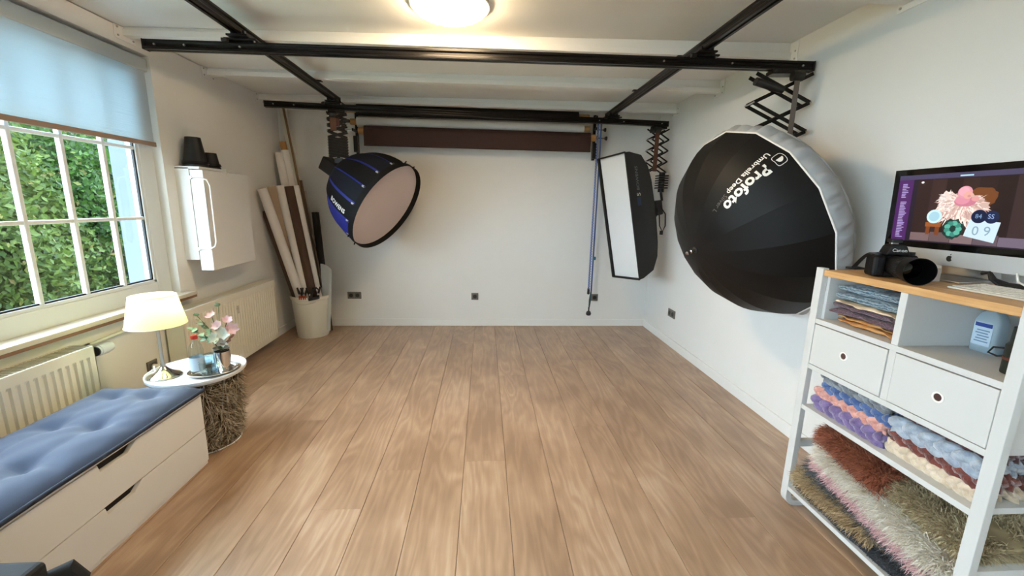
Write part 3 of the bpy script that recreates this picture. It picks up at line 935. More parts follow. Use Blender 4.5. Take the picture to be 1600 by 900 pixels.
# ================================================================== BACKDROP ROLLS
def roll(label, name, x0, x1, y_, z_, r, material, core_r, flap=None, core_ext=0.06):
    t = thing(name, label, 'backdrop roll', ((x0 + x1) / 2, y_, z_ - r), 'backdrop rolls on the back wall')
    MB().cyl((x0, y_, z_), (x1, y_, z_), r, n=28).build('rolled_sheet', material, t, smooth=True)
    MB().cyl((x0 - core_ext, y_, z_), (x1 + core_ext, y_, z_), core_r, n=20).build('cardboard_core', TAN, t, smooth=True)
    if flap:
        MB().grid(lambda u, v: (x0 + u * (x1 - x0), y_ - r * math.cos(v * 0.2) - 0.002 + 0.006 * v, z_ - v * flap), 24, 8).build('hanging_edge', material, t, smooth='all')
        MB().cyl((x0, y_ - r + 0.004, z_ - flap), (x1, y_ - r + 0.004, z_ - flap), 0.006, n=8).build('weight_rod', material, t)
    return t
roll('black paper backdrop roll, uppermost, half hidden by the rear rail', 'backdrop_roll', -1.31, 0.985, 4.66, 2.325, 0.055, mat('black_paper', (20, 18, 17), 0.8), 0.03, core_ext=0.12)
roll('white paper backdrop roll between the black and brown ones', 'backdrop_roll', -1.31, 1.05, 4.66, 2.208, 0.050, PAPERW, 0.03, core_ext=0.07)
roll('dark brown backdrop roll hanging a hand down, lowest of the rolls', 'backdrop_roll', -1.225, 1.11, 4.60, 2.112, 0.052, BROWNP, 0.036, flap=0.145)
def hook_rack(label, x_, s_):
    t = thing('roll_bracket', label, 'bracket', (x_, 4.66, 1.89), 'brackets of the backdrop rolls')
    MB().box(x_ - 0.014, x_ + 0.014, 4.735, 4.77, 1.90, 2.37).build('wall_rail', BLACKM, t, bevel=0.003)
    for z_, y_ in ((2.325, 4.66), (2.208, 4.66), (2.112, 4.60)):
        MB().bar((x_, 4.75, z_ + 0.01), (x_, y_ - 0.01, z_ + 0.01), 0.026, 0.012, (1, 0, 0)).build('arm', BLACKM, t)
        MB().cyl((x_, y_, z_), (x_ + s_ * 0.075, y_, z_), 0.008, n=10).build('axle', CHROME, t, smooth=True)
        MB().lathe((x_ + s_ * 0.075, y_, z_), [(0.0, 0), (0.012, 0.002), (0.022, 0.018), (0.02, 0.028), (0, 0.03)], 14, (s_, 0, 0)).build('knob', BLACKP, t, smooth=True)
    MB().box(x_ - s_ * 0.03 - 0.022, x_ - s_ * 0.03 + 0.022, 4.575, 4.60, 1.90, 2.06).build('stop_plate', BLACKM, t, bevel=0.003)
    MB().bar((x_ - s_ * 0.03, 4.59, 2.0), (x_, 4.75, 2.0), 0.03, 0.012, (0, 0, 1)).build('arm', BLACKM, t)
    return t
hook_rack('left black bracket holding the ends of the backdrop rolls', -1.345, -1)
hook_rack('right black bracket with three knobs holding the backdrop rolls', 1.19, 1)
# blue bead chain loop with weight
ch = thing('pull_chain', 'blue bead chain hanging from the right end of the backdrop rolls', 'chain', (1.2, 4.59, 0.2))
BLUEP = mat('blue_plastic', (40, 68, 128), 0.5)
for k, xx in enumerate((1.186, 1.218)):
    MB().tube([(xx + 0.002, 4.585, 2.30), (xx, 4.585, 1.4), (xx - 0.004, 4.585, 0.46)], 0.009, 6).build('strand', (mat('pale_blue_plastic', (92, 112, 168), 0.5) if k == 0 else BLUEP), ch, smooth=True)
mb = MB()
for i in range(64):
    z_ = 2.26 - i * 0.028
    mb.cyl((1.186, 4.574, z_), (1.186, 4.574, z_ - 0.012), 0.011, n=6)
o = mb.build('beads', mat('bead_white', (128, 138, 180), 0.5), ch)
o['kind'] = 'stuff'
MB().cyl((1.212, 4.575, 0.835), (1.238, 4.575, 0.835), 0.02, n=12).build('guide', mat('teal_plastic', (24, 92, 120), 0.5), ch)
MB().lathe((1.182, 4.58, 0.42), [(0.004, 0.08), (0.014, 0.07), (0.016, 0.01), (0.0, 0.0)], 12).build('chain_weight', BLACKP, ch, smooth=True)
MB().tube([(1.214, 4.585, 0.46), (1.206, 4.585, 0.36), (1.200, 4.585, 0.26)], [0.008, 0.014, 0.007], 8).build('cord_end', mat('teal_dark', (40, 72, 78), 0.6), ch, smooth=True)
MB().lathe((1.198, 4.585, 0.172), [(0.0, 0), (0.024, 0.008), (0.03, 0.028), (0.022, 0.05), (0.008, 0.06), (0.008, 0.1)], 16).build('ball_weight', BLACKP, ch, smooth=True)

# ================================================================== SOCKETS
def socket(label, c, nrm, n=1):
    nrm = unit(nrm)
    u = np.cross(V(0, 0, 1), nrm)
    c = np.array(c, float)
    t = thing('wall_socket', label, 'socket', c, 'grey wall sockets')
    wd = 0.081 + 0.071 * (n - 1)
    MB().obox(c + nrm * 0.005, nrm * 0.005, u * wd / 2, V(0, 0, 0.0405)).build('frame', SOCK, t, bevel=0.003)
    for k in range(n):
        cc = c + u * (k - (n - 1) / 2) * 0.071
        MB().obox(cc + nrm * 0.011, nrm * 0.001, u * 0.027, V(0, 0, 0.027)).build('insert', mat('socket_insert', (88, 84, 78), 0.5), t)
        MB().lathe(cc + nrm * 0.0125, [(0.0, -0.0), (0.016, 0.0), (0.0195, 0.0012), (0.0215, 0.0)], 20, nrm).build('socket_well', SOCKD, t)
socket('double grey wall socket on the back wall beside the white bucket', (-1.468, YB, 0.357), (0, -1, 0), 2)
socket('single grey wall socket in the middle of the back wall', (-0.103, YB, 0.352), (0, -1, 0))
socket('single grey wall socket beside the blue bead chain', (1.305, YB, 0.348), (0, -1, 0))
socket('double grey wall socket on the right wall near the corner', (XR, 4.056, 0.339), (-1, 0, 0), 2)
socket('grey wall socket with a white plug behind the table lamp', (XL, 2.717, 0.325), (1, 0, 0))

# ================================================================== RADIATORS
def radiator(label, y0, y1, z0, z1, pitch, xb=-2.125, xf=-2.02, group='white radiators on the window wall'):
    t = thing('radiator', label, 'radiator', ((xb + xf) / 2, (y0 + y1) / 2, z0), group)
    # pressed front sheet: a profile of flutes extruded up
    mb = MB()
    n = int((y1 - y0 - 0.05) / pitch)
    ys = [y0, y0 + 0.02]
    prof = [(y0, 0), (y0 + 0.025, 0)]
    p0 = y0 + 0.025
    pp = (y1 - y0 - 0.05) / n
    for k in range(n):
        b0 = p0 + k * pp
        prof += [(b0 + pp * 0.18, 0.0), (b0 + pp * 0.32, -0.010), (b0 + pp * 0.68, -0.010), (b0 + pp * 0.82, 0.0)]
    prof += [(y1, 0)]
    def row(z_, k_):
        return [(xf + d * k_, y_, z_) for y_, d in prof]
    zs = [(z0, 0), (z0 + 0.035, 0), (z0 + 0.05, 1), (z1 - 0.065, 1), (z1 - 0.05, 0), (z1 - 0.004, 0)]
    W = len(prof)
    vs_ = []
    for z_, k_ in zs:
        vs_ += row(z_, k_)
    fs_ = [(j * W + i, j * W + i + 1, (j + 1) * W + i + 1, (j + 1) * W + i) for j in range(len(zs) - 1) for i in range(W - 1)]
    mb.add(vs_, fs_)
    mb.build('front_sheet', RADW, t)
    MB().box(xb, xf - 0.012, y0 + 0.004, y1 - 0.004, z0 + 0.01, z1 - 0.02).build('core', mat('radiator_core', (180, 172, 158), 0.6), t)
    for yy in (y0, y1 - 0.003):
        MB().box(xb - 0.01, xf, yy, yy + 0.003, z0, z1).build('side_cover', RADW, t)
    mb = MB()
    mb.box(xb - 0.01, xb, y0, y1, z1 - 0.004, z1).box(xf - 0.014, xf, y0, y1, z1 - 0.004, z1)
    k = y0
    while k < y1:
        mb.box(xb, xf - 0.014, k, k + 0.006, z1 - 0.004, z1)
        k += 0.018
    mb.build('top_grille', RADW, t)
    for yy in (y0 + 0.15, y1 - 0.15):
        MB().box(XL, xb, yy - 0.02, yy + 0.02, z0 + 0.08, z1 - 0.06).build('wall_bracket', RADW, t)
    return t
r1 = radiator('white fluted radiator under the window behind the blue cushion', 0.95, 2.212, 0.10, 0.640, 0.036)
MB().cyl((-2.062, 2.226, 0.590), (-2.062, 2.262, 0.590), 0.012, n=12).build('valve_neck', CHROME, r1, smooth=True)
tv = MB().lathe((-2.062, 2.262, 0.590), [(0.0, 0), (0.022, 0.0), (0.027, 0.006), (0.027, 0.014), (0.030, 0.016), (0.031, 0.06), (0.025, 0.092), (0.0, 0.096)], 24, (0, 1, 0)).build('thermostat_knob', mat('valve_white', (226, 228, 230), 0.4), r1, smooth=True)
MB().cyl((-2.062, 2.258, 0.590), (-2.062, 2.266, 0.590), 0.0255, n=20).build('knob_ring', BLACKP, tv)
MB().tube([(-2.062, 2.24, 0.59), (-2.10, 2.24, 0.60), (-2.125, 2.245, 0.615), (-2.125, 2.30, 0.618)], 0.009, 8).build('elbow', CHROME, r1, smooth=True)
r2 = radiator('white fluted radiator below the folded wall table', 2.86, 4.13, 0.075, 0.648, 0.036)
MB().lathe((-2.0195, 3.486, 0.520), [(0.0, 0.004), (0.016, 0.003), (0.018, 0.0)], 20, (1, 0, 0), a=V(0, 1, 0)).build('badge', mat('badge_grey', (186, 178, 164), 0.4), r2)
MB().box(-2.019, -2.016, 3.470, 3.502, 0.478, 0.545).build('meter', mat('meter_grey', (206, 198, 184), 0.4), r2, bevel=0.004)
hp_ = MB().tube([(-2.125, 2.28, 0.612), (-2.126, 2.84, 0.636), (-2.126, 2.858, 0.636)], 0.010, 10).build('heating_pipe', mat('pipe_paint', (222, 226, 212), 0.45), smooth=True)
tag(hp_, 'thin white heating pipe along the wall between the two radiators', 'pipe')

# ================================================================== FOLDED WALL TABLE
ft = thing('folding_wall_table', 'white wall-mounted folding table with its leaf down and wire stay', 'wall table', (-2.06, 3.45, 0.89))
fy0, fy1 = 3.16, 3.725
MB().box(XL, -2.056, fy0, fy0 + 0.016, 0.965, 1.612).box(XL, -2.056, fy1 - 0.016, fy1, 0.965, 1.612).box(XL, -2.056, fy0 + 0.016, fy1 - 0.016, 0.965, 0.981).box(XL, XL + 0.008, fy0 + 0.016, fy1 - 0.016, 0.981, 1.60).build('wall_box', WHITE, ft, bevel=0.0015)
MB().box(XL, -1.985, fy0, fy1 + 0.002, 1.602, 1.620).build('top_shelf', WHITE, ft, bevel=0.002)
for ya in (fy0 + 0.002, fy1 - 0.020):
    MB().box(-2.052, -1.982, ya, ya + 0.016, 0.888, 1.598).build('leaf_side', WHITE, ft, bevel=0.0015)
MB().box(-1.982, -1.964, fy0, fy1, 0.888, 1.598).build('table_leaf', WHITE, ft, bevel=0.0025)
MB().tube([(-2.045, fy0 - 0.006, 1.545), (-1.99, fy0 - 0.012, 1.545), (-1.935, fy0 - 0.014, 1.53), (-1.918, fy0 - 0.014, 1.49), (-1.918, fy0 - 0.014, 1.10), (-1.930, fy0 - 0.014, 1.065), (-1.965, fy0 - 0.012, 1.045), (-2.045, fy0 - 0.006, 1.045)], 0.005, 8).build('wire_stay', WHITEM, ft, smooth=True)
for zz in (1.545, 1.045):
    MB().cyl((-2.047, fy0 - 0.012, zz), (-2.047, fy0 + 0.002, zz), 0.011, n=12).build('stay_pivot', STEEL, ft)
MB().box(-1.992, -1.960, 3.43, 3.445, 1.585, 1.626).build('latch', WHITE, ft)
# two black snoots
def snoot(label, x_, y_, z_, r0, r1_, h_):
    t = thing('light_snoot', label, 'snoot', (x_, y_, z_), 'black cones on the wall table')
    MB().lathe((x_, y_, z_), [(r0 - 0.006, 0.0), (r0, 0.0), (r0, 0.012), (r0 - 0.004, 0.016), (r1_, h_), (r1_ - 0.004, h_), (r0 - 0.012, 0.002)], 36).build('cone', BLACKP, t, smooth=True)
    MB().lathe((x_, y_, z_), [(r1_ - 0.002, h_ - 0.003), (0.0, h_ - 0.003)], 36).build('honeycomb', BLACKR, t)
    MB().lathe((x_, y_, z_), [(r0 + 0.001, 0.02), (r0 + 0.004, 0.024), (r0 - 0.001, 0.04)], 36).build('band', BLACKM, t, smooth=True)
snoot('taller black cone-shaped light snoot on the folding wall table', -2.07, 3.265, 1.6205, 0.078, 0.047, 0.205)
snoot('shorter black cone-shaped light snoot on the folding wall table', -2.075, 3.445, 1.6205, 0.064, 0.044, 0.118)

# ================================================================== BENCH
bx0, bx1, by0, by1 = -1.952, -1.476, 0.08, 2.146
be = thing('storage_bench', 'long low white bench with handle-less drawers below the window', 'bench', ((bx0 + bx1) / 2, (by0 + by1) / 2, 0))
MB().box(bx0, bx1 - 0.02, by0, by1, 0.018, 0.388).build('carcass', WHITE, be, bevel=0.001)
MB().box(bx0, bx1, by0, by1, 0.390, 0.407).build('top_panel', WHITE, be, bevel=0.002)
MB().box(bx0 + 0.01, bx1 - 0.006, by0 + 0.005, by1 - 0.004, 0, 0.018).build('plinth', WHITE, be)
def drawer_front(y0, y1, z0, z1, hy):
    # front with a slanted finger cut-out at its top edge
    hw = 0.085
    poly = [(y0, z0), (y1, z0), (y1, z1), (hy + hw + 0.012, z1), (hy + hw - 0.035, z1 - 0.032), (hy - hw + 0.008, z1 - 0.032), (hy - hw, z1), (y0, z1)]
    d = MB().extrude(poly, (bx1 - 0.0195, 0, 0), V(0, 1, 0), V(0, 0, 1), V(0.0195, 0, 0)).build('drawer', WHITE, be, bevel=0.0012)
    MB().box(bx1 - 0.0197, bx1 - 0.0193, hy - hw - 0.01, hy + hw + 0.02, z1 - 0.036, z1 + 0.001).build('finger_gap', DARKH, d)  # dark sheet painting in the shade behind the cut-out
for k in range(2):
    ya = by1 - 0.002 - k * 1.034
    yb_ = ya - 1.030
    drawer_front(yb_, ya, 0.020, 0.200, (ya + yb_) / 2)
    drawer_front(yb_, ya, 0.204, 0.387, (ya + yb_) / 2)
# cushion
CUB = mat('blue_cushion_cloth', (37, 56, 86), 0.75, bump=0.10, bscale=400, var=0.06, vscale=6, sheen=0.3)
cu = thing('bench_cushion', 'long tufted blue seat cushion lying on the white bench', 'cushion', ((bx0 + bx1) / 2, 1.1, 0.407))
cy0, cy1, cx0, cx1 = 0.10, 2.150, -1.955, -1.462
tufts = [(cx0 + (cx1 - cx0) * fx, cy1 - 0.14 - 0.285 * j) for j in range(8) for fx in (0.34, 0.68)]
def cush(u, v):
    x_, y_ = cx0 + u * (cx1 - cx0), cy0 + v * (cy1 - cy0)
    ex = min(u, 1 - u) * (cx1 - cx0); ey = min(v, 1 - v) * (cy1 - cy0)
    e = min(ex, ey)
    hgt = 0.060 * (1 - math.exp(-(e + 0.008) / 0.045))
    for tx, ty in tufts:
        d2 = ((x_ - tx) ** 2 + (y_ - ty) ** 2)
        hgt -= 0.026 * math.exp(-d2 / 0.0030) + 0.006 * math.exp(-abs(x_ - tx) / 0.02) * math.exp(-(y_ - ty) ** 2 / 0.02) * (1 if e > 0.05 else 0)
        hgt -= 0.0045 * math.exp(-abs(y_ - ty) / 0.02) * math.exp(-(x_ - tx) ** 2 / 0.016)
    hgt += 0.002 * math.sin(x_ * 60 + 4 * math.sin(y_ * 9)) * math.sin(y_ * 23) * min(1, e / 0.05)
    return (x_, y_, 0.409 + max(0.006, hgt))
MB().grid(cush, 44, 150).build('top_cover', CUB, cu, smooth='all')
MB().box(cx0 + 0.004, cx1 - 0.004, cy0 + 0.004, cy1 - 0.004, 0.4075, 0.4165).build('underside', mat('cushion_under', (40, 48, 66), 0.9), cu)
CUP = mat('cushion_piping', (30, 40, 60), 0.8)
rr = [(cx0, cy0), (cx1, cy0), (cx1, cy1), (cx0, cy1)]
pp = []
for k in range(4):
    p0, p1 = rr[k], rr[(k + 1) % 4]
    for i in range(24):
        q = i / 24
        pp.append((p0[0] * (1 - q) + p1[0] * q, p0[1] * (1 - q) + p1[1] * q, 0.4165 + 0.0015 * math.sin(i * 0.9 + k)))
MB().tube(pp, 0.0085, 8, closed=True).build('piping', CUP, cu, smooth='all')
for tx, ty in tufts:
    u, v = (tx - cx0) / (cx1 - cx0), (ty - cy0) / (cy1 - cy0)
    z_ = cush(u, v)[2]
    MB().lathe((tx, ty, z_ - 0.002), [(0.007, 0.0), (0.006, 0.004), (0.0, 0.005)], 10).build('tuft', CUP, cu)

# black camera bag at the lower left
bg_ = thing('camera_bag', 'black camera bag cropped by the lower left corner', 'bag', (-1.30, 1.0, 0.0))
MB().box(-1.44, -1.19, 0.78, 1.055, 0.0, 0.395).build('body', BLACKF, bg_, bevel=0.03, seg=4, smooth=True)
MB().box(-1.445, -1.185, 0.80, 1.062, 0.345, 0.425).build('lid', mat('bag_lid', (30, 31, 34), 0.75, bump=0.06, bscale=200), bg_, bevel=0.018, seg=3)
MB().tube([(-1.20, 1.06, 0.36), (-1.165, 1.085, 0.365), (-1.15, 1.09, 0.33), (-1.16, 1.07, 0.25), (-1.185, 1.05, 0.18)], [0.02, 0.026, 0.026, 0.02, 0.015], 10).build('strap_pad', BLACKF, bg_, smooth=True)

# ================================================================== SIDE TABLE WITH FUR
TX, TY, TZ = -1.625, 2.365, 0.44
tb = thing('wire_side_table', 'round white wire side table beside the bench with a tray top', 'side table', (TX, TY, 0))
MB().lathe((TX, TY, TZ), [(0.0, -0.012), (0.222, -0.012), (0.232, -0.010), (0.236, -0.002), (0.236, 0.010), (0.231, 0.010), (0.228, 0.0), (0.0, 0.0)], 56).build('tray_top', mat('white_tray', (228, 232, 236), 0.4), tb, smooth=True)
NW = 14
for k in range(NW):
    t0 = 2 * PI * k / NW
    for s_ in (-1, 1):
        t1 = t0 + s_ * PI / NW
        MB().cyl((TX + 0.218 * math.cos(t0), TY + 0.218 * math.sin(t0), TZ - 0.014), (TX + 0.175 * math.cos(t1), TY + 0.175 * math.sin(t1), 0.006), 0.0017, n=6).build('wire', mat('wire_grey', (176, 172, 164), 0.4), tb)
for r_, z_ in ((0.218, TZ - 0.015), (0.175, 0.005)):
    MB().tube([(TX + r_ * math.cos(t), TY + r_ * math.sin(t), z_) for t in np.linspace(0, 2 * PI, 48, endpoint=False)], 0.004, 6, closed=True).build('ring', WHITEM, tb, smooth='all')
def hair(name, pts, nrm, length, material, parent, wid=0.0022, curl=0.35, droop=V(0, 0, -0.4), seed=1):
    """ribbon strands growing from pts along nrm"""
    rg = np.random.default_rng(seed)
    n = len(pts)
    d = nrm + rg.normal(size=(n, 3)) * curl
    d /= np.linalg.norm(d, axis=1)[:, None]
    side = np.cross(d, rg.normal(size=(n, 3)))
    side /= np.linalg.norm(side, axis=1)[:, None]
    L = length * rg.uniform(0.6, 1.25, n)[:, None]
    p0 = pts
    p1 = p0 + d * L * 0.5
    d2 = d + droop + rg.normal(size=(n, 3)) * curl * 0.6
    d2 /= np.linalg.norm(d2, axis=1)[:, None]
    p2 = p1 + d2 * L * 0.5
    ww = wid * rg.uniform(0.6, 1.3, n)[:, None]
    vs_ = np.stack([p0 - side * ww, p0 + side * ww, p1 - side * ww * 0.8, p1 + side * ww * 0.8, p2], 1).reshape(-1, 3) - OFF[parent.name]
    b = np.arange(n)[:, None] * 5
    quads = np.concatenate([b, b + 1, b + 3, b + 2], 1).tolist()
    tris = np.concatenate([b + 2, b + 3, b + 4], 1).tolist()
    me = bpy.data.meshes.new(name)
    me.from_pydata(vs_.tolist(), [], quads + tris)
    me.materials.append(material)
    o = bpy.data.objects.new(name, me)
    COL.objects.link(o)
    o.parent = parent
    o['kind'] = 'stuff'
    return o
def furmat(name, c1, c2, rough=0.6):
    mt = mat(name, c1, rough)
    nt = mt.node_tree
    gi = nt.nodes.new('ShaderNodeNewGeometry')
    r = nt.nodes.new('ShaderNodeValToRGB')
    r.color_ramp.elements[0].color = (*lin(c1), 1)
    r.color_ramp.elements[1].color = (*lin(c2), 1)
    nt.links.new(gi.outputs['Random Per Island'], r.inputs[0])
    nt.links.new(r.outputs[0], nt.nodes['Principled BSDF'].inputs['Base Color'])
    return mt
fu = thing('fur_bundle', 'brown grey fur bundle inside the wire side table', 'fur', (TX, TY, 0.012))
FRM = furmat('brown_grey_fur', (104, 86, 66), (200, 184, 156))
MB().lathe((TX, TY, 0), [(0.0, 0.012), (0.145, 0.014), (0.162, 0.05), (0.184, 0.25), (0.198, 0.40), (0.175, 0.418), (0.0, 0.42)], 40).build('bundle', mat('fur_base', (76, 62, 50), 0.95, var=0.2, vscale=12), fu, smooth='all')
rg = np.random.default_rng(3)
n = 9000
t = rg.uniform(0, 2 * PI, n); zz = rg.uniform(0.02, 0.41, n)
rr_ = np.interp(zz, [0.012, 0.05, 0.25, 0.41], [0.148, 0.162, 0.184, 0.196])
pts = np.stack([TX + rr_ * np.cos(t), TY + rr_ * np.sin(t), zz], 1)
swirl = np.sin(t * 5 + zz * 14)
nn = np.stack([0.35 * np.cos(t) - np.sin(t) * swirl * 0.9, 0.35 * np.sin(t) + np.cos(t) * swirl * 0.9, -0.4 + 0.5 * np.cos(t * 3 + zz * 20)], 1)
hair('fur_pile', pts, nn, 0.06, FRM, fu, 0.0024, 0.4, V(0, 0, -0.3), 4)

# ---------------- table lamp
LX, LY = -1.745, 2.28
tl = thing('table_lamp', 'lit table lamp with yellow shade and silver foot', 'lamp', (LX, LY, TZ))
MB().lathe((LX, LY, TZ + 0.0), [(0.0, 0.001), (0.078, 0.001), (0.080, 0.006), (0.074, 0.012), (0.05, 0.022), (0.034, 0.034), (0.022, 0.046), (0.014, 0.058), (0.0, 0.06)], 40).build('foot', CHROME, tl, smooth=True)
MB().lathe((LX, LY, TZ), [(0.011, 0.055), (0.011, 0.075), (0.0085, 0.08), (0.0085, 0.31), (0.013, 0.315), (0.013, 0.345), (0.0, 0.346)], 20).build('stem', STEEL, tl, smooth=True)
SHM = translucent('lamp_shade_cloth', (228, 232, 178), 0.5, 0.8, tint=(248, 250, 160))
MB().lathe((LX, LY, 0), [(0.133, 0.735), (0.101, 0.893)], 48).build('shade', SHM, tl, smooth='all')
for r_, z_ in ((0.133, 0.735), (0.101, 0.893)):
    MB().tube([(LX + r_ * math.cos(t), LY + r_ * math.sin(t), z_) for t in np.linspace(0, 2 * PI, 48, endpoint=False)], 0.002, 6, closed=True).build('shade_ring', mat('shade_rim', (240, 236, 214), 0.6), tl)
for k in range(3):
    t = 2 * PI * k / 3 + 0.4
    MB().cyl((LX, LY, 0.772), (LX + 0.124 * math.cos(t), LY + 0.124 * math.sin(t), 0.772), 0.0015, n=6).build('spoke', STEEL, tl)
bulb_m = emit('bulb_glow', (1.0, 0.93, 0.58), 60.0)
MB().lathe((LX, LY, 0.786), [(0.012, 0.0), (0.014, 0.012), (0.024, 0.03), (0.028, 0.048), (0.02, 0.066), (0.0, 0.074)], 20).build('bulb', bulb_m, tl, smooth='all')
MB().tube([(-2.135, 2.717, 0.325), (-2.09, 2.70, 0.325), (-2.04, 2.60, 0.33), (-1.95, 2.46, 0.40), (-1.875, 2.385, 0.456), (-1.835, 2.335, 0.454), (-1.80, 2.30, 0.448)], 0.004, 8).build('cord', mat('white_cord', (230, 226, 216), 0.5), tl, smooth=True)
MB().cyl((-2.138, 2.717, 0.325), (-2.10, 2.712, 0.325), 0.017, n=14).build('plug', mat('white_cord', (230, 226, 216), 0.5), tl, smooth=True)

# ---------------- silver tray with glassware
tx_, ty_ = -1.515, 2.338
tr = thing('serving_tray', 'oval silver tray on the round white table', 'tray', (tx_, ty_, TZ + 0.001))
def trayf(r, z_):
    return r, z_
mb = MB()
prof = [(0.0, 0.004), (0.75, 0.004), (0.82, 0.008), (0.93, 0.016), (1.0, 0.018), (1.0, 0.015), (0.92, 0.011), (0.8, 0.001), (0.0, 0.001)]
rot = math.radians(40)
vs_, fs_ = [], []
N = 56
for r_, z_ in prof:
    for j in range(N):
        t = 2 * PI * j / N
        px, py = 0.125 * r_ * math.cos(t), 0.105 * r_ * math.sin(t)
        vs_.append((tx_ + px * math.cos(rot) - py * math.sin(rot), ty_ + px * math.sin(rot) + py * math.cos(rot), TZ + z_))
for i in range(len(prof) - 1):
    for j in range(N):
        fs_.append((i * N + j, i * N + (j + 1) % N, (i + 1) * N + (j + 1) % N, (i + 1) * N + j))
mb.add(vs_, fs_).build('tray', CHROME, tr, smooth='all')
mb = MB()
ringp = []
for j in range(N):
    t = 2 * PI * j / N
    px, py = 0.125 * math.cos(t), 0.105 * math.sin(t)
    ringp.append((tx_ + px * math.cos(rot) - py * math.sin(rot), ty_ + px * math.sin(rot) + py * math.cos(rot), TZ + 0.017))
mb.tube(ringp, 0.0028, 6, closed=True).build('rolled_rim', STEEL, tr, smooth='all')
TT = TZ + 0.0045
GL = glass('clear_glass', (0.90, 0.95, 0.96), 1.6)
bo = thing('water_bottle', 'clear glass bottle with a red cap and pale label on the tray', 'bottle', (-1.572, 2.292, TT))
MB().lathe((-1.572, 2.292, TT), [(0.0, 0.002), (0.032, 0.002), (0.034, 0.01), (0.034, 0.145), (0.028, 0.17), (0.015, 0.19), (0.013, 0.208)], 32).build('glass_body', GL, bo, smooth=True)
MB().lathe((-1.572, 2.292, TT), [(0.0345, 0.03), (0.0345, 0.105)], 32).build('label_band', mat('bottle_label', (186, 206, 224), 0.6), bo, smooth='all')
MB().lathe((-1.572, 2.292, TT), [(0.0, 0.226), (0.015, 0.226), (0.016, 0.222), (0.016, 0.206), (0.0, 0.206)], 20).build('cap', mat('red_cap', (178, 52, 40), 0.45), bo, smooth=True)
def tumbler(label, x_, y_, r_, h_, m_, name='drinking_glass', cat='glass', grp='glasses on the tray'):
    o_ = MB().lathe((x_, y_, TT), [(0.0, 0.001), (r_ * 0.82, 0.001), (r_ * 0.86, 0.006), (r_, h_), (r_ - 0.002, h_), (r_ * 0.82, 0.010), (0.0, 0.010)], 28).build(name, m_, smooth=True, loc=(x_, y_, TT))
    tag(o_, label, cat, grp)
tumbler('small clear drinking glass in front of the red-capped bottle', -1.515, 2.268, 0.032, 0.085, GL)
tumbler('clear drinking glass beside the shiny silver cup', -1.527, 2.335, 0.033, 0.105, glass('bluish_glass', (0.80, 0.90, 0.96), 2.0))
tumbler('shiny silver cup in the middle of the tray', -1.462, 2.335, 0.038, 0.122, CHROME, 'silver_cup', 'cup', None)
# vase with bouquet
vx, vy = -1.508, 2.405
MBv = MB().lathe((vx, vy, TT), [(0.0, 0.001), (0.032, 0.001), (0.040, 0.02), (0.043, 0.06), (0.038, 0.10), (0.042, 0.118), (0.039, 0.118), (0.034, 0.10), (0.0, 0.09)], 28)
tag(MBv.build('flower_vase', mat('grey_ceramic', (112, 110, 104), 0.35), smooth=True, loc=(vx, vy, TT)), 'small grey vase at the back of the tray holding the bouquet', 'vase')
bq = thing('bouquet', 'pink and white artificial bouquet with eucalyptus leaves', 'flowers', (vx, vy, TT + 0.10))
STM = mat('stem_green', (84, 104, 66), 0.6)
PINK = mat('petal_pink', (206, 164, 178), 0.6, rgb2=(240, 224, 228), vscale=25)
PALE = mat('petal_pale', (226, 222, 214), 0.6, rgb2=(204, 216, 198), vscale=20)
EUC = mat('eucalyptus', (96, 136, 104), 0.6, rgb2=(168, 194, 176), vscale=20)
RUST = mat('petal_rust', (146, 92, 74), 0.6, rgb2=(180, 130, 110), vscale=20)
def petal(mb, c, d, up, L, W_, cupf=0.3):
    d = unit(d); s = unit(np.cross(d, up)); nrm = np.cross(s, d)
    def fn(u, v):
        w_ = W_ * math.sin(PI * (0.12 + 0.88 * v) ** 0.8) * (u - 0.5)
        return np.array(c) + d * L * v + s * w_ + nrm * (cupf * L * (v * v * 0.5) + 0.35 * abs(u - 0.5) ** 2 * W_)
    mb.grid(fn, 4, 6)
def bloom(c, d, L, m_, k=5, label=None):
    mb = MB()
    d = unit(d)
    a = unit(np.cross(d, V(0.3, 0.2, 1)))
    b = np.cross(d, a)
    for i in range(k):
        t = 2 * PI * i / k
        r = math.cos(t) * a + math.sin(t) * b
        petal(mb, c, r + d * 0.35, d, L, L * 0.85, 0.5)
    mb.build('bloom', m_, bq, smooth='all')
root = V(vx, vy, TT + 0.10)
def px(dx, dy, dz):
    return V(vx + dx, vy + dy, TT + dz)
blooms = [((0.075, -0.02, 0.235), (0.8, -0.6, 0.3), 0.042, PINK), ((0.045, -0.03, 0.215), (0.2, -1, 0.2), 0.045, PALE), ((0.01, -0.02, 0.25), (-0.1, -0.8, 0.6), 0.036, PINK), ((0.05, 0.0, 0.275), (0.4, -0.5, 0.8), 0.032, PINK),
          ((-0.03, 0.0, 0.30), (-0.2, -0.6, 0.9), 0.034, PINK), ((0.005, -0.035, 0.19), (-0.2, -1, 0.1), 0.040, PALE), ((0.03, -0.03, 0.165), (0.3, -1, -0.1), 0.034, PALE)]
for c, d, L, m_ in blooms:
    c = px(*c)
    bloom(c, d, L * 1.08, m_, 6)
    MB().tube([root, (root + c) / 2 + V(0, 0, 0.02), c], 0.0022, 6).build('stem', STM, bq, smooth=True)
for k, (c, d) in enumerate((((0.05, -0.02, 0.15), (0.5, -0.4, 0.4)), ((0.06, -0.01, 0.17), (0.7, -0.3, 0.6)), ((0.035, -0.03, 0.145), (0.2, -0.8, 0.2)))):
    mb = MB(); petal(mb, px(*c), d, V(0, 0, 1), 0.055, 0.028); mb.build('leaf', RUST, bq, smooth='all')
rg = np.random.default_rng(8)
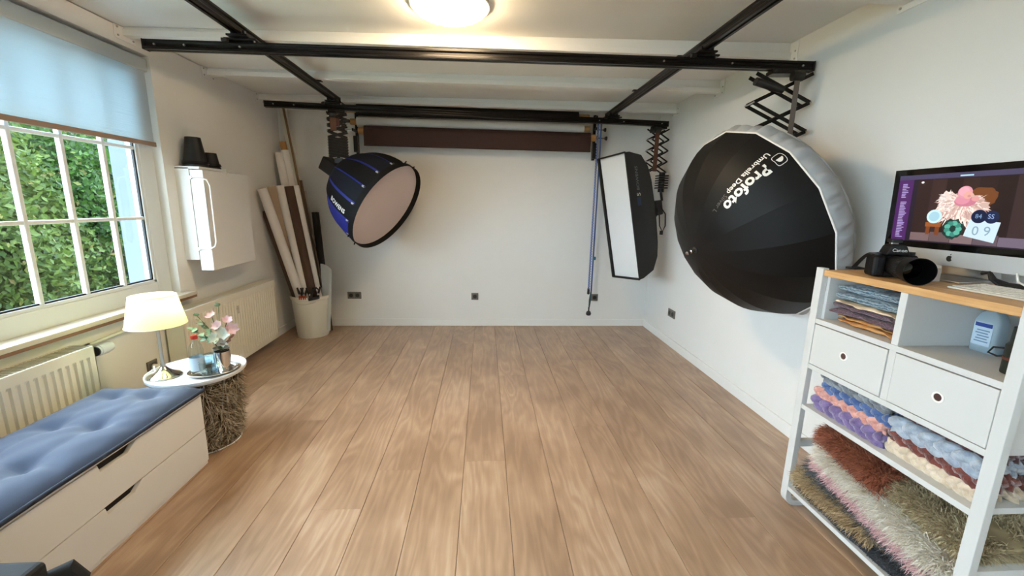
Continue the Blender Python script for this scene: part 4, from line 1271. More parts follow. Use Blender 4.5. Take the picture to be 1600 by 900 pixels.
twigs = [(-0.16, -0.02, 0.235), (-0.115, 0.01, 0.30), (-0.07, -0.02, 0.265), (-0.05, -0.03, 0.20), (0.0, 0.02, 0.355), (-0.09, -0.03, 0.19)]
for tw in twigs:
    e = px(*tw)
    midp = (root + e) / 2 + V(0, 0, 0.03)
    MB().tube([root, midp, e], 0.0018, 6).build('stem', STM, bq, smooth=True)
    for k in range(5):
        q = 0.45 + 0.55 * k / 4
        c = root * (1 - q) ** 2 + 2 * midp * q * (1 - q) + e * q * q
        if tw[2] > 0.33 and k < 4:
            continue
        mb = MB(); petal(mb, c, rg.normal(size=3) * 0.8 + V(0, -0.3, 0.2), V(0, -0.6, 0.8), 0.034, 0.03, 0.2); mb.build('leaf', EUC, bq, smooth='all')

# ================================================================== BUCKET WITH ROLLS
bxc, byc = -1.812, 4.43
bk = thing('white_bucket', 'white plastic bucket in the left corner full of rolls', 'bucket', (bxc, byc, 0))
MB().lathe((bxc, byc, 0), [(0.0, 0.0), (0.150, 0.0), (0.153, 0.006), (0.186, 0.405), (0.196, 0.410), (0.197, 0.440), (0.190, 0.442), (0.184, 0.41), (0.149, 0.01), (0.0, 0.01)], 48).build('pail', mat('bucket_white', (226, 222, 208), 0.5), bk, smooth=True)
hpts = [(bxc - 0.196 + 0.392 * q, byc - 0.02 - 0.195 * math.sin(PI * q), 0.425 - 0.05 * math.sin(PI * q)) for q in np.linspace(0, 1, 17)]
MB().tube(hpts, 0.003, 6).build('handle', mat('handle_wire', (196, 190, 178), 0.4), bk, smooth=True)
def stick(name, label, cat, bot, top, r, m_, core=None, group='rolls standing in the bucket', flat=None):
    t = thing(name, label, cat, bot, group)
    bot, top = np.array(bot, float), np.array(top, float)
    d = unit(top - bot)
    if flat:
        MB().bar(bot, top, flat[0], flat[1], V(0.3, -1, 0)).build('sheet', m_, t, bevel=0.002)
    else:
        MB().tube([bot, top], r, 20).build('tube', m_, t, smooth=True)
        MB().cyl(top - d * 0.01, top + d * 0.0008, r * 0.78, n=16).build('hollow_end', DARKH if core is None else core, t)
    return t
zb = 0.012
G = 'rolls standing in the bucket'
stick('paper_roll', 'white roll leaning furthest left out of the bucket', 'paper roll', (-1.80, 4.38, zb + 0.03), (-2.075, 4.17, 1.505), 0.043, PAPERW, TAN)
stick('backdrop_board', 'dark brown board leaning behind the leftmost white roll', 'board', (-1.862, 4.44, zb + 0.02), (-2.12, 4.30, 1.30), 0.03, mat('brown_board', (96, 76, 64), 0.8), flat=(0.09, 0.006))
stick('backdrop_sheet', 'beige sheet just right of the leftmost white roll', 'sheet', (-1.77, 4.43, zb + 0.02), (-2.045, 4.285, 1.53), 0.03, mat('beige_sheet', (172, 148, 122), 0.75), flat=(0.075, 0.006))
stick('paper_roll', 'white roll left of the dark brown roll in the bucket', 'paper roll', (-1.765, 4.37, zb + 0.03), (-1.985, 4.33, 1.54), 0.042, PAPERW, TAN)
stick('paper_roll', 'dark brown roll standing between two white rolls in the bucket', 'paper roll', (-1.715, 4.37, zb + 0.02), (-1.900, 4.33, 1.535), 0.042, mat('brown_roll', (74, 52, 40), 0.75), TAN)
stick('paper_roll', 'slim white roll right of the dark brown roll', 'paper roll', (-1.672, 4.42, zb + 0.02), (-1.848, 4.36, 1.545), 0.028, PAPERW, TAN)
stick('wooden_rod', 'thin dark rod right of the slim white roll', 'rod', (-1.64, 4.46, zb + 0.02), (-1.838, 4.46, 1.60), 0.012, mat('dark_rod', (84, 66, 48), 0.7))
stick('paper_roll', 'tall white roll behind, shorter of the two against the corner', 'paper roll', (-1.84, 4.53, zb + 0.04), (-2.075, 4.56, 1.87), 0.038, PAPERW, TAN)
t = stick('paper_roll', 'tall white roll with a protruding cardboard core against the corner', 'paper roll', (-1.785, 4.55, zb + 0.03), (-2.045, 4.62, 1.90), 0.042, PAPERW, TAN)
d = unit(V(-2.045, 4.62, 1.90) - V(-1.785, 4.55, 0.042))
MB().cyl(V(-2.045, 4.62, 1.90), V(-2.045, 4.62, 1.90) + d * 0.085, 0.030, n=18).build('cardboard_core', TAN, t, smooth=True)
stick('long_tube', 'very long grey white tube reaching up to the rear rail', 'tube', (-1.76, 4.60, zb), (-2.065, 4.69, 2.36), 0.034, mat('grey_tube', (196, 192, 178), 0.6))
stick('long_rod', 'very long thin brown rod reaching up to the rear rail', 'rod', (-1.70, 4.575, zb), (-2.035, 4.64, 2.35), 0.011, mat('brown_rod', (122, 98, 70), 0.7))
stick('paper_roll', 'thin grey roll between the rods and the black bag', 'paper roll', (-1.72, 4.56, zb), (-1.88, 4.62, 1.50), 0.022, mat('grey_roll', (150, 146, 136), 0.7))
stick('tripod_bag', 'slim black bag standing upright at the right of the bucket', 'bag', (-1.685, 4.53, zb), (-1.765, 4.58, 1.285), 0.036, BLACKF, BLACKF)
t = thing('plastic_sheet', 'stiff translucent white sheet standing at the right of the bucket', 'sheet', (-1.66, 4.42, 0.05), G)
MB().grid(lambda u, v: (-1.715 + 0.135 * u * (0.75 + 0.25 * v) + 0.012 * v, 4.40 + 0.03 * math.cos(u * 3) + 0.03 * v, 0.06 + v * (0.70 - 0.05 * u * u)), 10, 14).build('sheet', translucent('frosted_sheet', (214, 216, 212), 0.35, 0.5), t, smooth='all')
def clamp(label, p, d, c2):
    t = thing('spring_clamp', label, 'clamp', p, 'clamps on the bucket rim')
    p = np.array(p, float); d = unit(d)
    s = unit(np.cross(d, V(0, 0, 1)))
    for q in (-1, 1):
        MB().tube([p + s * 0.004 * q, p + s * 0.016 * q + V(0, 0, 0.035), p + s * 0.03 * q + V(0, 0, 0.085)], [0.010, 0.011, 0.008], 8).build('grip', BLACKP, t, smooth=True)
        MB().obox(p + s * 0.009 * q + V(0, 0, -0.016), s * 0.005, d * 0.016, V(0, 0, 0.02)).build('jaw', mat(c2[0], c2[1], 0.5), t, bevel=0.003)
    MB().cyl(p - d * 0.016 + V(0, 0, 0.012), p + d * 0.016 + V(0, 0, 0.012), 0.010, n=12).build('spring', STEEL, t)
ORG = ('orange_jaw', (176, 62, 28)); BJ = ('black_jaw', (24, 24, 24))
for k, (ang, c2, lab) in enumerate(((-1.70, ORG, 'left black and orange spring clamp on the bucket rim'), (-1.50, ORG, 'right black and orange spring clamp on the bucket rim'), (-1.22, BJ, 'black clamp on the bucket rim beside the orange ones'), (-0.85, BJ, 'black clamp furthest right on the bucket rim'))):
    clamp(lab, (bxc + 0.187 * math.cos(ang), byc + 0.187 * math.sin(ang), 0.46), (math.cos(ang), math.sin(ang), 0), c2)
t = thing('bar_clamp', 'black bar clamp hooked across the right of the bucket rim', 'clamp', (-1.70, 4.26, 0.40), 'clamps on the bucket rim')
MB().bar((-1.76, 4.232, 0.425), (-1.67, 4.262, 0.442), 0.030, 0.014, (0.3, -1, 0)).build('rail', BLACKP, t, bevel=0.003)
MB().bar((-1.735, 4.24, 0.43), (-1.72, 4.25, 0.53), 0.022, 0.018, (0.3, -1, 0)).build('jaw', BLACKP, t, bevel=0.003)
MB().tube([(-1.72, 4.25, 0.50), (-1.68, 4.255, 0.545), (-1.66, 4.26, 0.52)], 0.009, 8).build('trigger', BLACKP, t, smooth=True)

# ================================================================== SHELF UNIT
SHW = mat('shelf_lacquer', (208, 207, 203), 0.45)
X0, X1 = 1.456, 1.88
su = thing('shelf_unit', 'white open shelf unit with wooden top and two drawers', 'shelf', ((X0 + X1) / 2, 1.352, 0))
def side_frame(y0, y1):
    # open ring: front post, rounded bottom runner, back post
    th = 0.026
    R = 0.055
    out = [(X0, 1.160), (X0, R)] + [(X0 + R - R * math.cos(t), R - R * math.sin(t)) for t in np.linspace(0, PI / 2, 8)][1:] + [(X1 - R + R * math.sin(t), R - R * math.cos(t)) for t in np.linspace(0, PI / 2, 8)] + [(X1, 1.160)]
    r = R - th
    inn = [(X1 - th, 1.160), (X1 - th, R)] + [(X1 - R + r * math.cos(t), R - r * math.sin(t)) for t in np.linspace(0, PI / 2, 8)][1:] + [(X0 + R - r * math.sin(t), R - r * math.cos(t)) for t in np.linspace(0, PI / 2, 8)] + [(X0 + th, 1.160)]
    mb = MB()
    n = len(out)
    vs_ = [(p[0], y0, p[1]) for p in out] + [(p[0], y0, p[1]) for p in reversed(inn)]
    vs_ += [(p[0], y1, p[1]) for p in out] + [(p[0], y1, p[1]) for p in reversed(inn)]
    N2 = 2 * n
    fs_ = []
    for i in range(n - 1):
        fs_.append((i, n + i, n + i + 1, i + 1)) if False else None
        fs_.append((i, i + 1, n + i + 1, n + i))
        fs_.append((N2 + i, N2 + n + i, N2 + n + i + 1, N2 + i + 1))
        fs_.append((i, N2 + i, N2 + i + 1, i + 1))
        fs_.append((n + i, n + i + 1, N2 + n + i + 1, N2 + n + i))
    fs_.append((0, n, N2 + n, N2)); fs_.append((n - 1, N2 + n - 1, N2 + 2 * n - 1, 2 * n - 1))
    mb.add(vs_, fs_)
    f_ = mb.build('side_frame', SHW, su, bevel=0.0015)
    MB().box(X0 + 0.026, X1 - 0.026, y0 + 0.006, y1 - 0.006, 0.312, 0.342).build('cross_brace', SHW, su)
    return f_
side_frame(1.692, 1.730)
side_frame(0.974, 1.011)
Y0s, Y1s = 1.011, 1.692
MB().box(X0 + 0.003, X1 - 0.004, Y0s + 0.001, Y1s - 0.001, 1.127, 1.154).build('wooden_top', TOPW, su, bevel=0.003)
MB().box(X0 + 0.002, X1 - 0.02, Y0s, Y1s, 0.917, 0.938).build('shelf_board', SHW, su, bevel=0.001)
MB().box(X0 + 0.002, X1 - 0.02, Y0s, Y1s, 0.708, 0.729).build('shelf_board', SHW, su, bevel=0.001)
MB().box(X0 + 0.002, X1 - 0.02, Y0s, Y1s, 0.512, 0.533).build('shelf_board', SHW, su, bevel=0.001)
MB().box(X0 + 0.002, X1 - 0.02, Y0s, Y1s, 0.088, 0.108).build('shelf_board', SHW, su, bevel=0.001)
MB().box(X0 + 0.004, X1 - 0.02, 1.322, 1.348, 0.938, 1.127).build('divider', SHW, su, bevel=0.001)
MB().box(X0 + 0.004, X1 - 0.02, 1.322, 1.348, 0.729, 0.917).build('divider', SHW, su, bevel=0.001)
for ya in (Y1s - 0.014, Y0s):
    MB().box(X0 + 0.026, X1 - 0.02, ya, ya + 0.014, 0.729, 1.127).build('side_panel', SHW, su)
MB().box(X1 - 0.03, X1 - 0.02, Y0s, Y1s, 0.729, 1.127).build('back_panel', SHW, su)
for yy, zz in ((1.60, 0.975), (1.677, 0.985), (1.24, 0.965), (1.12, 0.965), (1.06, 0.968)):
    MB().cyl((X1 - 0.0312, yy, zz), (X1 - 0.0298, yy, zz), 0.004, n=8).build('peg_hole', DARKH, su)
for y0, y1, hy, hz in ((1.351, 1.689, 1.522, 0.825), (1.014, 1.319, 1.160, 0.822)):
    d = MB().box(X0 + 0.001, X0 + 0.020, y0, y1, 0.732, 0.913).build('drawer', SHW, su, bevel=0.0015)
    MB().lathe((X0 + 0.0015, hy, hz), [(0.0125, 0.0), (0.0125, 0.003), (0.018, 0.003), (0.019, 0.0)], 24, (-1, 0, 0)).build('grommet', mat('grommet_white', (240, 238, 232), 0.4), d, smooth=True)
    MB().lathe((X0 + 0.0005, hy, hz), [(0.0, 0.0), (0.0125, 0.0)], 20, (-1, 0, 0)).build('finger_hole', mat('finger_hole_shade', (70, 44, 40), 0.8), d)  # flat dark disc standing for the shaded inside of the hole
    MB().box(X0 + 0.020, X1 - 0.06, y0 + 0.01, y1 - 0.01, 0.74, 0.86).build('drawer_box', SHW, d)

# ---- knitted things
def slab(mb, x0, x1, y0, y1, zfun, h, seed, nu=14, nv=26, fold=0.02, wob=0.006):
    """soft folded textile: closed rounded slab following zfun(y)"""
    rgx = np.random.default_rng(seed)
    p = rgx.uniform(0, 6.28, 6)
    NS = 20
    def fn(u, v):
        t = 2 * PI * u
        c_, s_ = math.cos(t), math.sin(t)
        e = 0.35
        sx_ = math.copysign(abs(c_) ** e, c_); sz_ = math.copysign(abs(s_) ** 0.7, s_)
        endt = min(1.0, (min(v, 1 - v) / 0.06 + 0.12)) ** 0.5
        y_ = y0 + v * (y1 - y0)
        w_ = wob * (math.sin(9 * v + p[0] + 2 * t) + math.sin(23 * v + p[1] + t) * 0.6)
        xc, hw = (x0 + x1) / 2, (x1 - x0) / 2
        return (xc + sx_ * hw * (0.9 + 0.1 * endt) + w_, y_, zfun(y_) + h / 2 + sz_ * h / 2 * endt + (w_ * 0.5 if sz_ > 0 else 0))
    n0 = len(mb.v)
    mb.grid(fn, NS, nv, wrap_u=True)
    mb.f.append(tuple(n0 + i for i in range(NS - 1, -1, -1)))
    mb.f.append(tuple(n0 + nv * NS + i for i in range(NS)))
    return mb
def knitmat(name, c1, c2, scale=90):
    mt = mat(name, c1, 0.9, sheen=0.3)
    nt = mt.node_tree
    tc = nt.nodes.new('ShaderNodeTexCoord')
    wv = nt.nodes.new('ShaderNodeTexWave')
    wv.wave_type = 'BANDS'; wv.bands_direction = 'Z'
    wv.inputs['Scale'].default_value = scale * 0.5
    wv.inputs['Distortion'].default_value = 6.0
    wv.inputs['Detail'].default_value = 3.0
    wv.inputs['Detail Scale'].default_value = 2.0
    r = nt.nodes.new('ShaderNodeValToRGB')
    r.color_ramp.elements[0].color = (*lin(c1), 1)
    r.color_ramp.elements[1].color = (*lin(c2), 1)
    bp = nt.nodes.new('ShaderNodeBump'); bp.inputs['Strength'].default_value = 0.7; bp.inputs['Distance'].default_value = 0.006
    nt.links.new(tc.outputs['Object'], wv.inputs[0])
    nt.links.new(wv.outputs[0], r.inputs[0])
    nt.links.new(r.outputs[0], nt.nodes['Principled BSDF'].inputs['Base Color'])
    nt.links.new(wv.outputs[0], bp.inputs['Height'])
    nt.links.new(bp.outputs[0], nt.nodes['Principled BSDF'].inputs['Normal'])
    return mt
def folded(label, name, layers, m_, group, cat='blanket', stitch=None):
    ys = [l[2] for l in layers]
    t = thing(name, label, cat, ((layers[0][0] + layers[0][1]) / 2, (layers[0][2] + layers[0][3]) / 2, min(l[4](1.5) for l in layers)), group)
    for i, (x0, x1, y0, y1, zf, h_) in enumerate(layers):
        slab(MB(), x0, x1, y0, y1, zf, h_, 10 + i + len(label)).build('fold', m_, t, smooth='all')
    return t
TG = 'folded knits in the upper compartment'
sag = lambda z: (lambda y_: z + 0.004 * math.sin(y_ * 9))
fo = folded('orange and tan folded cloth at the bottom of the upper compartment', 'folded_cloth', [(1.50, 1.80, 1.365, 1.645, sag(0.939), 0.016), (1.505, 1.80, 1.362, 1.65, sag(0.956), 0.014)], mat('orange_cloth', (176, 112, 52), 0.8, rgb2=(214, 164, 104), vscale=30, stretch=(1, 1, 8)), TG)
folded('plum knitted blanket between the orange cloth and the blue grey knit', 'knitted_blanket', [(1.485, 1.82, 1.36, 1.668, sag(0.972), 0.024), (1.49, 1.82, 1.36, 1.672, sag(0.997), 0.022)], knitmat('plum_knit', (66, 36, 50), (112, 72, 88), 120), TG)
folded('thin cream cloth under the blue grey knit', 'folded_cloth', [(1.482, 1.80, 1.36, 1.65, sag(1.021), 0.009)], mat('cream_cloth', (228, 206, 176), 0.8, var=0.05), TG)
folded('chunky blue grey knitted blanket on top of the upper compartment pile', 'knitted_blanket', [(1.492, 1.83, 1.358, 1.668, sag(1.032), 0.034), (1.498, 1.83, 1.358, 1.672, sag(1.067), 0.032)], knitmat('bluegrey_knit', (62, 86, 104), (142, 168, 180), 70), TG)

def braid(mb, p0, p1, r, turns, seed=0, amp=0.62):
    p0, p1 = np.array(p0, float), np.array(p1, float)
    L = np.linalg.norm(p1 - p0)
    d = unit(p1 - p0)
    up = unit(V(0, 0, 1) - d * d[2]); s = np.cross(d, up)
    n = int(turns * 20)
    for k in range(3):
        ph_ = 2 * PI * k / 3
        pts, rs = [], []
        for i in range(n + 1):
            q = i / n
            th = q * turns * 2 * PI + ph_
            pts.append(p0 + d * L * q + up * r * amp * math.sin(th) + s * r * amp * 0.55 * math.sin(2 * th))
            rs.append(r * 0.66 * (1 + 0.10 * math.sin(th * 3 + seed)))
        mb.tube(pts, rs, 8)
    return mb
def woolmat(name, c1, c2):
    return mat(name, c1, 0.9, rgb2=c2, vscale=35, bump=0.5, bscale=120, sheen=0.5)
def wool(label, m_, y0, y1, z0, r, x_, depth, group, rows=1, turns=2.1):
    t = thing('wool_braid_blanket', label, 'blanket', (x_ + depth / 2, (y0 + y1) / 2, z0), group)
    mb = MB(); braid(mb, (x_ + r, y0, z0 + r), (x_ + r + 0.004, y1, z0 + r), r, turns, y0); mb.build('front_braid', m_, t, smooth='all')
    k = 1
    while (2 * k + 1) * r * 0.95 < depth:
        mb = MB(); braid(mb, (x_ + r + 1.9 * r * k, y0 + 0.006 * (k % 3), z0 + r), (x_ + r + 1.9 * r * k, y1 - 0.008 * (k % 2), z0 + r), r, turns, k); mb.build('braid', m_, t, smooth='all')
        k += 1
    return t
WGL = 'wool braids in the left pile on the middle shelf'
WGR = 'wool braids in the right pile on the middle shelf'
zs = 0.534
wool('purple wool braid blanket at the bottom of the left pile', woolmat('wool_purple', (92, 76, 122), (128, 108, 154)), 1.335, 1.668, zs, 0.028, 1.470, 0.30, WGL)
wool('salmon pink wool braid blanket lying on the purple one', woolmat('wool_salmon', (188, 124, 112), (220, 164, 150)), 1.340, 1.672, zs + 0.048, 0.022, 1.482, 0.28, WGL, turns=2.4)
wool('royal blue wool braid blanket lying on the salmon one', woolmat('wool_blue', (46, 74, 124), (78, 108, 160)), 1.330, 1.640, zs + 0.084, 0.023, 1.486, 0.26, WGL)
wool('mottled grey wool braid blanket topping the left pile', woolmat('wool_grey', (92, 94, 100), (140, 144, 148)), 1.345, 1.655, zs + 0.124, 0.023, 1.488, 0.26, WGL)
wool('cream wool braid blanket at the bottom of the right pile', woolmat('wool_cream', (196, 174, 146), (226, 208, 184)), 1.03, 1.325, zs, 0.022, 1.486, 0.30, WGR, turns=3)
wool('rust red wool braid blanket on the cream one', woolmat('wool_rust', (88, 36, 30), (124, 60, 48)), 1.025, 1.325, zs + 0.038, 0.026, 1.490, 0.30, WGR, turns=1.8)
wool('pale blue grey wool braid blanket on the rust red one', woolmat('wool_paleblue', (136, 148, 164), (178, 188, 198)), 1.03, 1.322, zs + 0.080, 0.029, 1.478, 0.30, WGR, turns=1.8)
wool('dark maroon wool braid blanket topping the right pile', woolmat('wool_maroon', (56, 26, 32), (86, 46, 52)), 1.03, 1.30, zs + 0.128, 0.022, 1.51, 0.26, WGR, turns=2)

# ---- furs on the lowest shelf
def fur(label, m_, basecol, x0, x1, y0, y1, zf, h_, n, length, seed, group, droop=V(-0.1, 0, -0.5), wid=0.002, flow=V(-0.35, 0, 0.2), curl=0.4):
    t = thing('fur_rug', label, 'fur rug', ((x0 + x1) / 2, (y0 + y1) / 2, zf((y0 + y1) / 2)), group)
    slab(MB(), x0, x1, y0, y1, zf, h_, seed).build('hide', mat(basecol[0], basecol[1], 0.95, var=0.2, vscale=15), t, smooth='all')
    rgx = np.random.default_rng(seed)
    nf = int(n * 0.62)
    yy = rgx.uniform(y0, y1, n)
    z0 = np.array([zf(q) for q in yy])
    aa = np.concatenate([rgx.uniform(0.30 * PI, 1.15 * PI, nf), rgx.uniform(0.0, PI, n - nf)])
    c_, s_ = np.cos(aa), np.sin(aa)
    sx_ = np.sign(c_) * np.abs(c_) ** 0.35
    sz_ = np.sign(s_) * np.abs(s_) ** 0.7
    P = np.stack([(x0 + x1) / 2 + sx_ * (x1 - x0) / 2 * 0.97, yy, z0 + h_ / 2 + sz_ * h_ / 2 * 0.97], 1)
    ny = np.where(yy > y1 - 0.05, 0.8, np.where(yy < y0 + 0.05, -0.8, 0.0))
    N_ = np.stack([c_, ny, s_], 1) + flow
    ne = n // 6          # the two cut ends carry pile as well
    for ye_, dy_ in ((y0, -1.0), (y1, 1.0)):
        q = rgx.uniform(-1, 1, (ne, 2))
        P = np.concatenate([P, np.stack([(x0 + x1) / 2 + q[:, 0] * (x1 - x0) / 2 * 0.95, np.full(ne, ye_ + 0.004 * -dy_), zf(ye_) + h_ / 2 + q[:, 1] * h_ / 2 * 0.6], 1)])
        N_ = np.concatenate([N_, np.tile(np.array([0.0, dy_ * 0.9, 0.15]), (ne, 1))])
    hair('fur_pile', P, N_, length, m_, t, wid, curl, droop, seed + 1)
    return t
FG = 'fur rugs on the lowest shelf'
zf0 = 0.109
lvl = lambda z, sl=0.0, y_ref=1.35: (lambda y_: z + sl * (y_ - y_ref))
fur('flat charcoal felted rug lowest at the front of the bottom shelf', furmat('fur_charcoal', (44, 46, 50), (86, 88, 92)), ('hide_charcoal', (48, 50, 54)), 1.462, 1.80, 1.03, 1.655, lvl(zf0), 0.038, 6000, 0.010, 31, FG, wid=0.0015)
fur('golden brown shaggy fur rug at the far end of the bottom shelf', furmat('fur_gold', (122, 92, 60), (228, 202, 158)), ('hide_gold', (140, 112, 78)), 1.484, 1.80, 1.30, 1.668, lvl(zf0 + 0.040), 0.046, 8000, 0.055, 33, FG)
fur('dark grey long-haired rug draped over the golden fur', furmat('fur_darkgrey', (38, 42, 46), (122, 126, 126)), ('hide_darkgrey', (56, 60, 64)), 1.512, 1.84, 1.03, 1.62, lvl(0.200, 0.10), 0.042, 9000, 0.070, 35, FG)
fur('pale pink shaggy fur rug below the cream one', furmat('fur_pink', (206, 156, 158), (244, 208, 206)), ('hide_pink', (216, 170, 170)), 1.478, 1.84, 1.02, 1.575, lvl(0.238, 0.18), 0.048, 10000, 0.048, 37, FG)
fur('cream white long-haired fur rug under the rust brown one', furmat('fur_cream', (214, 200, 176), (250, 246, 236)), ('hide_cream', (230, 220, 202)), 1.474, 1.84, 1.02, 1.56, lvl(0.290, 0.17), 0.060, 10000, 0.060, 39, FG)
fur('rust brown fur rug topping the pile at the far end', furmat('fur_rust', (122, 62, 40), (196, 124, 94)), ('hide_rust', (128, 72, 50)), 1.482, 1.84, 1.30, 1.59, lvl(0.354, 0.15), 0.075, 9000, 0.042, 41, FG)
fur('olive beige shaggy fur rug near the camera under the middle shelf', furmat('fur_olive', (140, 120, 86), (214, 198, 160)), ('hide_olive', (160, 142, 108)), 1.510, 1.84, 1.02, 1.32, lvl(0.362, 0.16), 0.06, 7000, 0.035, 43, FG)

# ---- bottles in the open compartment
sz = thing('sanitizer_bottle', 'translucent sanitizer bottle with a white and blue label in the open compartment', 'bottle', (1.72, 1.262, 0.938))
def rbox(mb, cx, cy, prof, n=32, e=5):
    vs_, fs_ = [], []
    for a, b, z_ in prof:
        for j in range(n):
            t = 2 * PI * j / n
            c_, s_ = math.cos(t), math.sin(t)
            vs_.append((cx + a * math.copysign(abs(c_) ** (2 / e), c_), cy + b * math.copysign(abs(s_) ** (2 / e), s_), z_))
    for i in range(len(prof) - 1):
        for j in range(n):
            fs_.append((i * n + j, i * n + (j + 1) % n, (i + 1) * n + (j + 1) % n, (i + 1) * n + j))
    return mb.add(vs_, fs_)
rbox(MB(), 1.72, 1.262, [(0.0, 0.0, 0.9385), (0.024, 0.035, 0.9385), (0.026, 0.037, 0.945), (0.026, 0.037, 1.045), (0.02, 0.028, 1.070), (0.010, 0.010, 1.085), (0.010, 0.010, 1.095)]).build('bottle_body', translucent('hdpe', (190, 206, 214), 0.5, 0.35), sz, smooth=True)
MB().cyl((1.72, 1.262, 1.092), (1.72, 1.262, 1.115), 0.014, n=18).build('cap', mat('bottle_cap', (198, 214, 222), 0.4), sz, smooth=True)
lb = MB().box(1.6925, 1.6935, 1.235, 1.290, 0.962, 1.042).build('label', mat('label_white', (188, 204, 216), 0.6), sz)
MB().box(1.6918, 1.6926, 1.238, 1.287, 1.026, 1.039).build('label_band', mat('label_blue', (30, 58, 128), 0.6), lb)
for k in range(5):
    MB().box(1.6918, 1.6926, 1.242 + 0.004 * (k % 2), 1.282 - 0.003 * (k % 3), 0.974 + k * 0.0095, 0.978 + k * 0.0095).build('label_line', mat('label_text', (110, 134, 158), 0.6), lb)
sp = thing('dark_lens_case', 'dark green black lens barrel standing against the near post', 'lens', (1.57, 1.062, 0.938))
MB().lathe((1.57, 1.066, 0.9385), [(0.0, 0), (0.033, 0.0), (0.034, 0.004), (0.034, 0.040), (0.030, 0.043), (0.030, 0.05), (0.034, 0.052), (0.034, 0.085), (0.028, 0.095), (0.026, 0.14), (0.0, 0.14)], 28).build('barrel', mat('dark_green_black', (22, 30, 24), 0.45), sp, smooth=True)
MB().lathe((1.57, 1.066, 0.9385), [(0.0345, 0.041), (0.0352, 0.045), (0.0345, 0.050)], 28).build('band', mat('red_band', (92, 44, 30), 0.5), sp)
MB().tube([(1.56, 1.095, 1.01), (1.55, 1.12, 1.005), (1.55, 1.13, 0.985), (1.555, 1.11, 0.98), (1.56, 1.098, 0.985)], 0.003, 6).build('loop', BLACKR, sp, smooth=True)

# ================================================================== COMPUTER
ZT = 1.1545
IX, IYL, IW = 1.735, 1.712, 0.528
im = thing('desktop_computer', 'silver all-in-one computer with a lit black-framed screen on the shelf top', 'computer', (1.80, IYL - IW / 2, ZT))
tilt = math.radians(-2.0)
IU = V(0, -1, 0); IV_ = V(math.sin(tilt), 0, math.cos(tilt)); INm = unit(np.cross(IV_, IU))
if INm[0] > 0:
    INm = -INm
IO = V(IX, IYL, 1.207)           # lower left corner of the face (as seen)
def ip(u, v, d=0.0):
    return IO + IU * u + IV_ * v + INm * d
IH = 0.366
ALU = mat('aluminium', (196, 196, 194), 0.32, metal=0.85)
SILV = mat('silver_chin', (206, 206, 204), 0.38, metal=0.35)
def iface(name, u0, u1, v0, v1, d0, d1, m_, parent, bevel=0.0):
    c = (ip(u0, v0, d0) + ip(u1, v1, d1)) / 2
    return MB().obox(c, IU * (u1 - u0) / 2, IV_ * (v1 - v0) / 2, INm * (d1 - d0) / 2).build(name, m_, parent, bevel=bevel)
poly = ring2d(IW / 2, IH / 2, IW / 2, IH / 2, e=40, n=64)
MB().extrude(poly, ip(0, 0, -0.012), IU, IV_, INm * 0.012).build('chassis', ALU, im, bevel=0.002)
MB().grid(lambda u, v: ip(IW * (0.03 + 0.94 * u), IH * (0.03 + 0.94 * v), -0.012 - 0.028 * (math.sin(PI * u) * math.sin(PI * v)) ** 0.6), 12, 10).build('back_shell', ALU, im, smooth='all')
iface('chin', 0.001, IW - 0.001, 0.001, 0.058, 0, 0.0006, SILV, im)
iface('glass_front', 0.001, IW - 0.001, 0.058, IH - 0.001, 0, 0.0012, mat('black_glass', (8, 8, 9), 0.12, coat=0.3), im)
SX0, SX1, SY0, SY1 = 0.025, IW - 0.025, 0.082, IH - 0.024
scr = iface('screen', SX0, SX1, SY0, SY1, 0.0012, 0.0015, emit('screen_dark', (38, 30, 44), 0.9), im)
sw, shh = SX1 - SX0, SY1 - SY0
def sp_(x_, y_, d):
    return ip(SX0 + sw * x_, SY0 + shh * y_, 0.0015 + d)
def srect(name, x0, x1, y0, y1, d, rgb, st=1.0):
    return MB().add([sp_(x0, y0, d), sp_(x1, y0, d), sp_(x1, y1, d), sp_(x0, y1, d)], [(0, 1, 2, 3)]).build(name, emit('px_%d_%d_%d' % rgb, rgb, st), scr)
def sblob(name, cx, cy, rx, ry, d, rgb, n=24, jag=0.0, seed=0, st=1.0):
    rgx = np.random.default_rng(seed)
    pts = []
    for i in range(n):
        t = 2 * PI * i / n
        k = 1 + jag * rgx.uniform(-1, 1)
        pts.append(sp_(cx + rx * k * math.cos(t), cy + ry * k * math.sin(t), d))
    return MB().add([sp_(cx, cy, d)] + pts, [(0, 1 + i, 1 + (i + 1) % n) for i in range(n)]).build(name, emit('px_%d_%d_%d' % rgb, rgb, st), scr)
srect('sidebar', 0.0, 0.125, 0.0, 0.93, 0.0001, (74, 34, 92))
srect('menu_bar', 0.0, 1.0, 0.93, 1.0, 0.0001, (70, 64, 92))
srect('menu_text', 0.47, 0.56, 0.945, 0.965, 0.0002, (170, 210, 220))
rgx = np.random.default_rng(2)
for i in range(34):
    if i in (9, 10):
        continue
    x1 = 0.045 + rgx.uniform(0.02, 0.055)
    srect('sidebar_text', 0.035, x1, 0.86 - i * 0.0245, 0.872 - i * 0.0245, 0.0002, (176, 160, 206))
